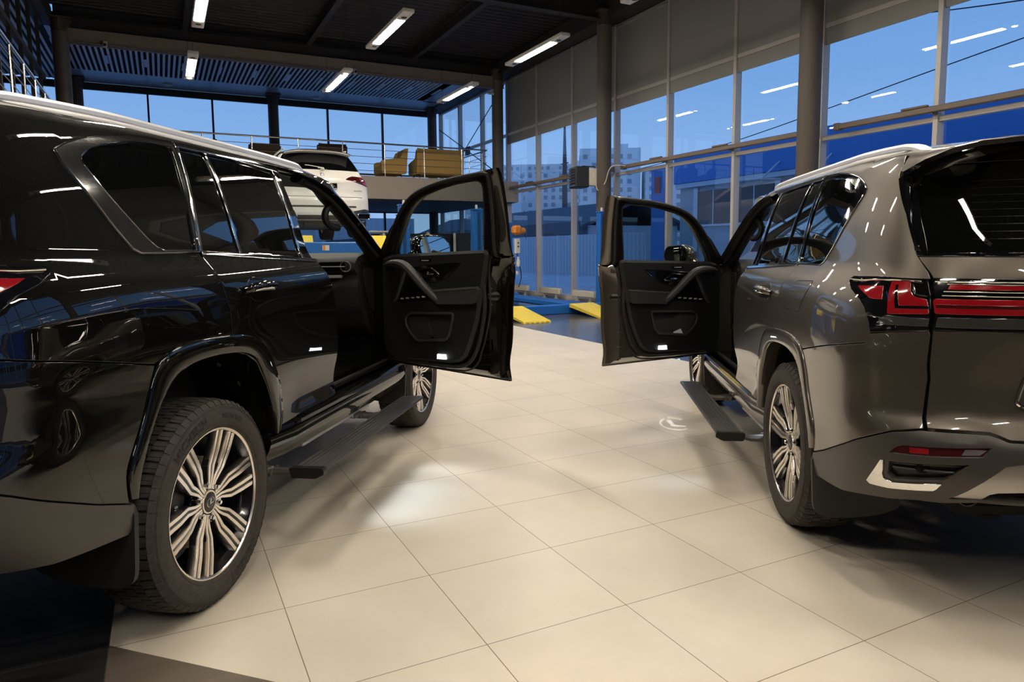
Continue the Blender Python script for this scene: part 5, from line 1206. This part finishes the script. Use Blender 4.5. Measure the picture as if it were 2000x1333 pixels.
# ------------------------------------------------------------------ white crossover on the raised lift (x forward, y left, rear at x=0)
def make_white(loc,rz):
    global PW
    W=mono([.30,.42,.60,.80,1.0,1.08,1.14,1.20,1.40,1.58,1.66,1.70],[.90,.965,.99,.995,.985,.965,.93,.89,.80,.70,.64,.55])
    X=mono([.30,.38,.50,.70,.78,.86,1.0,1.08,1.16,1.22,1.40,1.60,1.70],[.10,.03,.0,.0,.035,.05,.05,.04,.09,.14,.32,.52,.60])
    A=.85; NE_=4.2
    s_=np.linspace(0,1,801); t_=s_**3*(10-15*s_+6*s_*s_); p_=np.stack([A*np.sin(t_*PI/2)**(2/NE_),.95*np.cos(t_*PI/2)**(2/NE_)],1); l_=np.r_[0,np.cumsum(np.linalg.norm(np.diff(p_,axis=0),axis=1))]; L=float(l_[-1])
    def PX(U,z):   # U>=0 along side from x=A, U<0 round the corner
        w=W(z)
        if U>=0:
            x=A+U; return np.array([x,w*(1-.03*max(0,x-3.2)**2),z])
        s=min(-U,L); f=float(np.interp(s,l_,t_))*PI/2; t=np.sin(f)**(2/NE_); c=max(np.cos(f),0)**(2/NE_); x=A-(A-X(z))*t+.07*c*c*sst(.5,1,t)
        return np.array([x,w*c*(1-.03*sst(0,1,t)),z])
    old=PW; PW=PX; C=-L
    def yu(y,z):    # U for a given half width on the rear face
        a,b=-.2,C
        for _ in range(40):
            m=(a+b)/2
            if PX(m,z)[1]>y: a=m
            else: b=m
        return (a+b)/2
    R=lambda L_:[(yu(y,z) if y>1e-6 else C,z) for y,z in L_]
    car=empty('car',loc,rz,'white crossover seen from behind, raised on the blue lift','car'); f=lambda mb,n,m,p=None,**k:mb.build(n,m,p or car,flip=1,**k)
    P=M['white_paint']
    mb=MB(); arch=[(x,z) for x,z in [(.62+.0,.34)]]
    lip=[(-.02+.40*math.cos(a),.38+.42*math.sin(a)) for a in np.linspace(0,PI,12)]
    so=[(2.9,.36)]+[(q[0]+.12,q[1]) for q in lip]+[(-.34,.30)]+R([(.80,.30)])+[(yu(.9,.60),.60),(yu(.88,1.0),1.0),(yu(.86,1.16),1.16),(-.30,1.30),(-.05,1.58),(.0,1.67),(1.6,1.68),(2.3,1.60),(3.0,1.12),(3.7,1.0),(3.9,.70),(3.8,.36)]
    panel(mb,so,h=.09,hem=.02); mirror_half(mb); f(mb,'side_panel',P)
    mb=MB(); panel(mb,[(.15,1.20),(-.12,1.24),(.0,1.50),(.1,1.60),(1.4,1.60),(2.2,1.50),(2.75,1.16)],off=.004,hem=.01,h=.1); mirror_half(mb); f(mb,'side_window',M['priv'])
    mb=MB(); panel(mb,R([(.90,.62),(.875,1.0),(.85,1.20),(.80,1.31),(0,1.31),(0,.78),(.78,.78),(.80,.62)]),h=.06,hem=.01); tg=f(mirror_half(mb),'tailgate',P)
    mb=MB(); panel(mb,round_poly(R([(.80,1.315),(.64,1.615),(.52,1.645),(0,1.655),(0,1.305),(.6,1.302)]),.03),off=.006,hem=.015,h=.06); f(mirror_half(mb),'rear_window',M['priv'],tg)
    mb=MB(); panel(mb,R([(.80,1.31),(.88,1.22),(.70,1.62),(.55,1.67),(.62,1.60)]),h=.05,hem=.01); mb.build('rear_pillar',P,car,flip=1); mb.build('rear_pillar',P,car,flip=-1)
    mb=MB(); rows=[]
    for x in np.linspace(.42,3.0,16):
        zc=1.745-.03*((x-1.6)/1.2)**2 if x<2.0 else 1.74-.62*((x-2.0)/1.0)**1.3; k=.66 if x<2.0 else .66+.1*(x-2)
        rows.append([(x,y*k,zc-.075*abs(y)**3) for y in np.linspace(-1,1,17)])
    mb.loft(rows,0,closed=False); rows=[]
    for y in np.linspace(-1,1,17): rows.append([(.60,y*.655,1.715-.06*abs(y)**3),(.44,y*.645,1.70-.06*abs(y)**3),(.40+.05*y*y,y*.64,1.685-.055*abs(y)**3),(.41+.05*y*y,y*.635,1.672-.055*abs(y)**3),(.54,y*.61,1.655-.05*abs(y)**3)])
    mb.loft(rows,0,closed=False); f(mb,'roof',P,ang=50)
    mb=MB(); mb.box((1.1,0,1.765),(.16,.045,.06),0,bev=.02); f(mb,'roof_antenna',P)
    for s in (1,-1):
        mb=MB(); mb.tube([(x,s*.60,1.735+.022*math.sin(PI*(x-.7)/1.8)) for x in np.linspace(.7,2.5,12)],.016,6); f(mb,'roof_rail',M['satin_alu'])
    for s in (1,-1):
        mb=MB(); o_=round_poly(R([(.44,1.115),(.50,1.155),(.58,1.185),(.90,1.19),(.965,1.165),(.985,1.015),(.90,1.005),(.80,1.03),(.60,1.085)]),.012); panel(mb,o_,off=.008,hem=.015,h=.04)
        panel(mb,R([(.74,1.17),(.94,1.168),(.958,1.14),(.90,1.125),(.76,1.14)]),off=.011,hem=.003,h=.04,mi=1); panel(mb,R([(.80,1.105),(.960,1.105),(.968,1.04),(.88,1.025),(.80,1.05)]),off=.011,hem=.003,h=.04,mi=1)
        mb.build('tail_lamp',[M['red_dark'],M['red_lens']],car,flip=s)
        mb=MB(); panel(mb,R([(.80,.715),(.93,.72),(.945,.675),(.80,.675)]),off=.006,hem=.006,h=.04); mb.build('reflector',M['red_lens'],car,flip=s)
    mb=MB(); panel(mb,R([(.90,.76),(.92,.60),(.93,.40),(.84,.33),(0,.33),(0,.76)]),off=.012,h=.06,hem=.02); bp=f(mirror_half(mb),'rear_bumper',P)
    mb=MB(); panel(mb,R([(.62,.60),(.62,.57),(0,.57),(0,.60)]),off=.016,hem=.004,h=.06); panel(mb,R([(.93,.53),(.935,.40),(.88,.335),(.55,.335),(.50,.37),(.56,.50),(.80,.55)]),off=.016,hem=.006,h=.05); panel(mb,R([(.5,.42),(.5,.34),(0,.34),(0,.42)]),off=.015,hem=.004,h=.06); f(mirror_half(mb),'bumper_insert',M['satin_grey'],bp)
    for s in (1,-1):
        mb=MB(); q=round_poly([(s*.60,.34),(s*.86,.34),(s*.87,.46),(s*.63,.46)],.04,5); mb.loft([[(x,a,b) for a,b in inset(q,d)] for x,d in ((.0,0),(-.07,0),(-.075,.006),(-.07,.014),(.10,.014))],0,cap=False); mb.prism(inset(q,.014),.01,.0,lambda a,b,t:(t,a,b),1); mb.build('exhaust_tip',[M['chrome'],M['dark']],bp,flip=1,fix=True)
    # round badge with blue and white quarters
    c,n=PN(C,1.20,.004); ob=MB(); ax=Vector((-1,0,0)); tilt=-.42
    def disc(mb,r0,r1,a0,a1,h,mi,N=12):
        V=[];F=[]
        for k in range(N+1):
            a=a0+(a1-a0)*k/N
            for r in (r0,r1): V.append((-h,r*math.cos(a),r*math.sin(a)))
        for k in range(N): F.append((2*k,2*k+1,2*k+3,2*k+2))
        mb.add(V,[q[::-1] for q in F],mi,smooth=False)
    disc(ob,.024,.041,0,2*PI,.006,0,32); disc(ob,.041,.045,0,2*PI,.007,3,32); disc(ob,.022,.025,0,2*PI,.008,3,32)
    for k in range(4): disc(ob,0,.023,k*PI/2,(k+1)*PI/2,.007,1 if k%2==0 else 2,8)
    for ch,a in (('B',2.25),('M',PI/2),('W',.90)):
        V,F=text_mesh(ch,.016,.0006,.0004); ob.add([(-.0075-z,-( .0325*math.cos(a)+(x*math.sin(a)+0*y)+ (y-.005)*math.cos(a)*1.0)*1.0,.0325*math.sin(a)-x*math.cos(a)+(y-.005)*math.sin(a)) for x,y,z in V],F,2,smooth=False)
    bd=ob.build('badge',[mat('badge_black',(.01,.01,.012),.2),mat('badge_blue',(.01,.16,.55),.3),mat('badge_white',(.8,.8,.8),.3),M['chrome']],tg,flip=1); bd.location=tuple(c); bd.rotation_euler=(0,-tilt*.9*-1*-1,0)
    mb=MB(); mb.prism(round_poly([(-.26,.93),(.26,.93),(.26,1.04),(-.26,1.04)],.01),-.012,.0,lambda a,b,t:(PX(C,.98)[0]-.012+t,a,b),0); mb.tube([(PX(C,.98)[0]-.024,a,b) for a,b in ((-.255,.935),(.255,.935),(.255,1.035),(-.255,1.035))],.004,4,1,closed=True)
    for k in range(9): mb.box((PX(C,.98)[0]-.026,.16-.042*k+.01*(k%3),.998),(.003,.024+.008*(k%2),.036-.008*(k%3==1)),1)
    mb.box((PX(C,.98)[0]-.026,-.04,.960),(.003,.30,.010),1)
    f(mb,'number_plate',[M['black_gloss'],M['lamp_body']],tg,fix=False)
    V,F=text_mesh('xDrive30d',.045,.001); mb=MB(); c,n=PN(yu(.66,.90),.90,.004); mb.add([(c[0]-.014-z,-c[1]-x,c[2]-.012+y) for x,y,z in V],F,0,smooth=False); f(mb,'model_lettering',M['groove'],tg)
    mb=MB(); mb.tube(smooth_poly([(.19,.06,1.33),(.185,-.05,1.335),(.20,.0,1.345),(.22,.22,1.375),(.225,.30,1.38)],3),.007,6); mb.box((.165,-.02,1.31),(.05,.08,.03),0,bev=.015); f(mb,'rear_wiper',M['white_paint'],tg)
    mb=MB(); mb.box((2.2,0,.36),(3.6,1.5,.22),0,bev=.04); mb.box((.55,0,.40),(.9,1.5,.20),0,bev=.06); mb.tube([(.2,-.6,.36),(.3,.0,.38),(.2,.6,.36)],.07,8); mb.lathe([(0,-.35),(.13,-.33),(.13,.33),(0,.35)],16,'y',0,c=(.45,0,.36)); mb.box((.9,0,.33),(.20,1.5,.10),0,bev=.03); f(mb,'underbody',mat('underbody_grey',(.10,.095,.085),.6,.3,noise=(7,.5)))
    for x in (.95,3.9):
        for s in (1,-1):
            mb=MB(); mb.lathe([(.24,.13),(.30,.14),(.35,.13),(.365,.10),(.37,.0),(.365,-.10),(.35,-.13),(.24,-.13)],40,'y'); w=f(mb,'wheel',M['tyre']); w.location=(x,s*.83,.37); w.rotation_euler=(0,0,0 if s>0 else PI)
            mb=MB(); mb.lathe([(.245,.12),(.25,.135),(.235,.13),(.225,.09),(.22,-.1)],40,'y')
            for k in range(5):
                a=k*2*PI/5
                for d in (-.12,.12): mb.tube([(.05*math.cos(a),.10,.05*math.sin(a)),(.235*math.cos(a+d),.12,.235*math.sin(a+d))],.02,6)
            mb.lathe([(0,.12),(.06,.115),(.07,.09)],20,'y'); f(mb,'rim',M['satin_alu'],w,fix=True)
    for s in (1,-1):
        mb=MB(); mb.box((2.55,s*1.04,1.14),(.12,.24,.16),0,bev=.04); f(mb,'side_mirror',P)
    car.scale=(1.05,1.05,1.05)
    PW=old
    return car
# ------------------------------------------------------------------ outside the glass
M['snow']=mat('slushy_ground',(.55,.57,.60),.8,noise=(.3,.3))
M['o_blue']=mat('blue_facade_panel',(.05,.21,.58),.5)
M['o_grey']=mat('grey_facade_panel',(.42,.44,.47),.6)
M['o_pale']=mat('pale_facade_panel',(.62,.64,.68),.6)
M['o_dark']=mat('outside_dark_window',(.03,.035,.05),.2)
M['o_fence']=mat('profiled_fence_sheet',(.52,.56,.62),.55)
M['o_roof']=mat('dark_roof_sheet',(.05,.06,.085),.6)
M['o_block']=mat('pale_apartment_wall',(.82,.80,.78),.8,noise=(.2,.1))
M['o_wood']=mat('mast_steel',(.10,.08,.08),.7)
M['o_white']=mat('white_van_paint',(.75,.76,.78),.35,0,.5,.6)
o=flat('ground_outside',[(XW+.2,-80),(400,-80),(400,400),(-300,400),(-300,YB+.3),(XW+.2,YB+.3)],-.12,M['snow']); struct(o)
# building across the yard
o=empty('building',(24,0,0),0,'long building across the yard with a deep blue upper band','building')
mb=MB(); mb.box((5,-6.4,2.2),(10,70,4.6),0); mb.build('wall',M['o_grey'],o,flip=1)
mb=MB(); mb.box((4.9,-6.4,5.42),(10.4,70.4,1.5),0,bev=.02); mb.box((4.9,-6.4,4.55),(10.3,70.2,.22),1)
mb.build('blue_band',[M['o_blue'],M['o_pale']],o,flip=1)
k=0
for y in np.arange(-28.5,27.6,2.6):
    mb=MB(); mb.box((-.03,y,3.35),(.08,2.3,1.7),0); w=mb.build('window',M['o_dark'],o,flip=1)
    mb=MB(); mb.box((-.06,y,3.35),(.05,.06,1.7),0); mb.box((-.06,y,2.52),(.06,2.4,.10),0); mb.box((-.06,y+1.25,2.2),(.06,.30,4.4),0); mb.build('window_post',M['o_pale'],w,flip=1)
for y in (21.9,19.3):
    mb=MB(); mb.box((-.7,y,1.9),(1.4,.10,.10),0); mb.tube([(-1.3,y,4.3),(-.1,y,5.2)],.04,5); mb.tube([(-1.3,y,4.3),(-.1,y,4.3)],.04,5); mb.build('awning_arm',M['o_pale'],o,flip=1)
mb=MB(); mb.box((-.05,20.6,1.15),(.1,.9,2.3),0); mb.box((-.08,20.6,2.0),(.06,.5,.5),1); mb.build('door',[M['o_pale'],M['orange']],o,flip=1)
# pylon sign
o=empty('sign_pylon',(20,25.15,0),0,'blue sign pylon in the yard left of the grey car window','sign')
mb=MB(); mb.box((0,0,2.45),(.35,.95,5.0),0,bev=.02); mb.build('panel',M['o_blue'],o,flip=1)
mb=MB(); mb.box((-.19,.0,4.2),(.02,.4,.7),0,bev=.005); mb.build('sign_face',mat('sign_red',(.45,.08,.06),.5),o,flip=1)
# profiled fence
mb=MB(); pr=[]
y=28.8
while y<75: pr+=[(y,0),(y+.12,0),(y+.16,.05),(y+.28,.05),(y+.32,0)]; y+=.36
mb.loft([[(22-b,a,z) for a,b in pr] for z in (-.1,2.25)],0,closed=False)
tag(mb.build('fence',M['o_fence'],flip=1,ang=20),'pale blue corrugated sheet fence across the yard behind the yellow ramps','fence')
mb=MB(); pr=[]; x=-40.0
while x<12: pr+=[(x,0),(x+.12,0),(x+.16,.05),(x+.28,.05),(x+.32,0)]; x+=.36
mb.loft([[(a,36-b,z) for a,b in pr] for z in (-.1,3.1)],0,closed=False)
tag(mb.build('fence',M['o_fence'],flip=1,ang=20),'corrugated fence seen through the back windows under the upper floor','fence')
o=empty('shed',(27,60,0),0,'long low shed with a dark pitched roof behind the corrugated fence','shed')
mb=MB(); mb.box((4,0,1.5),(8,36,3.2),0); mb.build('wall',M['o_grey'],o,flip=1)
mb=MB(); mb.prism([(-1.0,3.0),(4,5.0),(9,3.0),(9,2.8),(4,4.8),(-1.0,2.8)],-18.5,18.5,lambda a,b,t:(a,t,b),0); mb.box((-1.0,0,2.9),(.1,37,.9),0); mb.build('roof',M['o_roof'],o,flip=1,fix=True)
# apartment blocks on the skyline
for i,(x,y,w,d,h,lb) in enumerate(((150,262,34,16,33,'pale apartment block on the skyline left of the mast'),(152,222,22,16,38,'tall apartment block on the skyline right behind the mast'),(172,204,28,16,30,'low apartment block on the skyline behind the fan heater'),(120,255,22,14,24,'small apartment block on the skyline at the door edge'),(190,330,60,18,46,'distant tower block on the skyline in the left glass bay'))):
    o=empty('apartment_block',(x,y,0),-.55,lb,'building','apartment blocks on the skyline')
    mb=MB(); mb.box((0,0,h/2),(w,d,h),0); mb.box((w*.2,0,h+1),(5,5,2.4),0); mb.build('wall',M['o_block'],o,flip=1)
    mb=MB()
    for a in range(int(w/3.2)):
        for b in range(int(h/3)): 
            if (a*7+b*3)%5: mb.box((-w/2+2+a*3.2,-d/2-.05,2+b*3),(1.5,.2,1.6),0)
    for a in range(3):
        for b in range(int(h/3)): mb.box((-w/2-.05,-d/2+3+a*4,2+b*3),(.2,1.5,1.6),0)
    mb.build('windows',mat('far_window_hazed_%d'%i,(.36,.38,.42),.3),o,flip=1)  # panes lightened: distance haze put into the colour
o=empty('mast',(60,100.4,0),0,'lattice mast rising on the skyline behind the middle glass bay','mast')
mb=MB(); mb.tube([(0,0,0),(0,0,14),(0,0,24)],[.55,.40,.08],6); mb.build('tower',M['o_wood'],o,flip=1)
for z in (12,13.5,15.5): mb=MB(); mb.box((0,0,z),(.15,2.2,.15),0); mb.build('cross_arm',M['o_wood'],o,flip=1)
# overhead cables
for i,(pts,r,lb) in enumerate((([(15.5,15.0,8.4),(15.5,9.0,6.9),(15.5,4.0,6.3),(15.5,-4,6.6)],.05,'thick bundled black cable sagging outside the top right panes'),([(15.6,16.0,8.0),(15.6,10,6.55),(15.6,4,5.85),(15.6,-4,6.0)],.014,'thin lowest cable outside the top right panes'),([(15.7,16.2,8.3),(15.7,10,6.9),(15.7,4,6.2),(15.7,-4,6.4)],.012,'thin cable just above the lowest one outside the top right panes'),([(19.5,60,6.0),(19.5,40,4.9),(19.5,24,5.1),(19.5,10,6.6)],.016,'thin cable crossing the yard behind the heater'))):
    mb=MB(); mb.tube(smooth_poly(pts,10),r,6); 
    if r>.04: mb.tube([(x,y+.0,z+.05+.04*math.sin(k*1.3)) for k,(x,y,z) in enumerate(smooth_poly(pts,10))],.02,5)
    tag(mb.build('overhead_cable',M['o_dark'],flip=1),lb,'cable')
# white van parked in the yard
o=empty('van',(18.6,15.6,0),0,'white van parked in the yard above the grey car door','van')
mb=MB(); pr=round_poly([(-2.4,.35),(2.3,.35),(2.4,1.0),(1.9,1.25),(1.2,2.2),(-2.3,2.3),(-2.4,1.2)],.15,4); mb.prism(pr,-.95,.95,lambda a,b,t:(t,a,b)); mb.build('body',M['o_white'],o,flip=1,fix=True)
mb=MB(); mb.prism([(1.82,1.27),(1.22,2.1),(.5,2.12),(.5,1.3)],-.97,.97,lambda a,b,t:(t,a,b)); mb.build('window',M['o_dark'],o,flip=1,fix=True)
for y in (-1.5,1.5):
    for x in (-.85,.85): mb=MB(); mb.lathe([(0,-.1),(.33,-.1),(.35,0),(.33,.1),(0,.1)],24,'x',0,c=(x,y,.24)); mb.build('wheel',M['tyre'],o,flip=1)
# ------------------------------------------------------------------ cars
cw,sw=math.cos(math.radians(26.77414345)),math.sin(math.radians(26.77414345))
def w2b(p): return (cw*p[0]+sw*p[1],-sw*p[0]+cw*p[1])
def pose(P,hd,side):
    h=math.radians(hd); f=(math.sin(h),math.cos(h)); r=(math.cos(h),-math.sin(h)); s=1 if side=='R' else -1
    O=(P[0]-s*r[0]*.97,P[1]-s*r[1]*.97); fb=w2b(f); return (*w2b(O),0),math.atan2(fb[1],fb[0])
p,h=pose((-1.175,2.675),9.05,'R')
make_car('black','glossy black SUV on the left with its front passenger door open','R',p,h,0.0,57,'paint_black','satin_black',False,(math.radians(9),math.radians(20)),(math.radians(71),math.radians(119)),'satin_tr')
p,h=pose((1.35,3.47),5.77,'L')
make_car('grey','warm grey metallic SUV on the right with its driver door open','L',p,h,-.08,54.5,'paint_grey','satin_grey',True,(math.radians(-15),math.radians(-31)),None,puddle=(.45,1.18),mtilt=-.08)
make_white((3.0,14.45,1.69),PI/2)
# ------------------------------------------------------------------ sky, camera
w=bpy.data.worlds.new('dusk'); SC.world=w; w.use_nodes=True; nt=w.node_tree; bg=nt.nodes['Background']
tc=nt.nodes.new('ShaderNodeTexCoord'); sx=nt.nodes.new('ShaderNodeSeparateXYZ'); cr=nt.nodes.new('ShaderNodeValToRGB'); nt.links.new(tc.outputs['Generated'],sx.inputs[0]); nt.links.new(sx.outputs['Z'],cr.inputs[0]); nt.links.new(cr.outputs[0],bg.inputs['Color'])
e=cr.color_ramp.elements; e[0].position=0.0; e[0].color=(.40,.60,.96,1); e[1].position=.55; e[1].color=(.11,.27,.68,1)
q=e.new(.22); q.color=(.205,.42,.83,1)
bg.inputs['Strength'].default_value=1.0
cam=bpy.data.cameras.new('camera'); co=bpy.data.objects.new('camera',cam); COL.objects.link(co); SC.camera=co
yaw=math.radians(26.77414345); pit=math.radians(-5.85500862); rol=math.radians(-0.47112545)
fw=np.array([0,math.cos(pit),math.sin(pit)]); r=np.array([1.,0,0]); u=np.cross(r,fw); rr=math.cos(rol)*r+math.sin(rol)*u; uu=-math.sin(rol)*r+math.cos(rol)*u
Bm=np.array([[math.cos(yaw),math.sin(yaw),0],[-math.sin(yaw),math.cos(yaw),0],[0,0,1]])
Rm=np.stack([Bm@rr,Bm@uu,-(Bm@fw)],1)
mw=Matrix([[*Rm[i],0] for i in range(3)]+[[0,0,0,1]]); mw.translation=Vector((0,0,2.32331543*.6)); co.matrix_world=mw
cam.sensor_width=36; cam.lens=1362.26/2000*36; cam.shift_x=-6.397/2000; cam.shift_y=-38.135/2000; cam.clip_end=900; cam.clip_start=.05
v=SC.view_settings; v.view_transform='Standard'; v.look='None'; v.gamma=1; v.use_curve_mapping=False; v.exposure=0.0
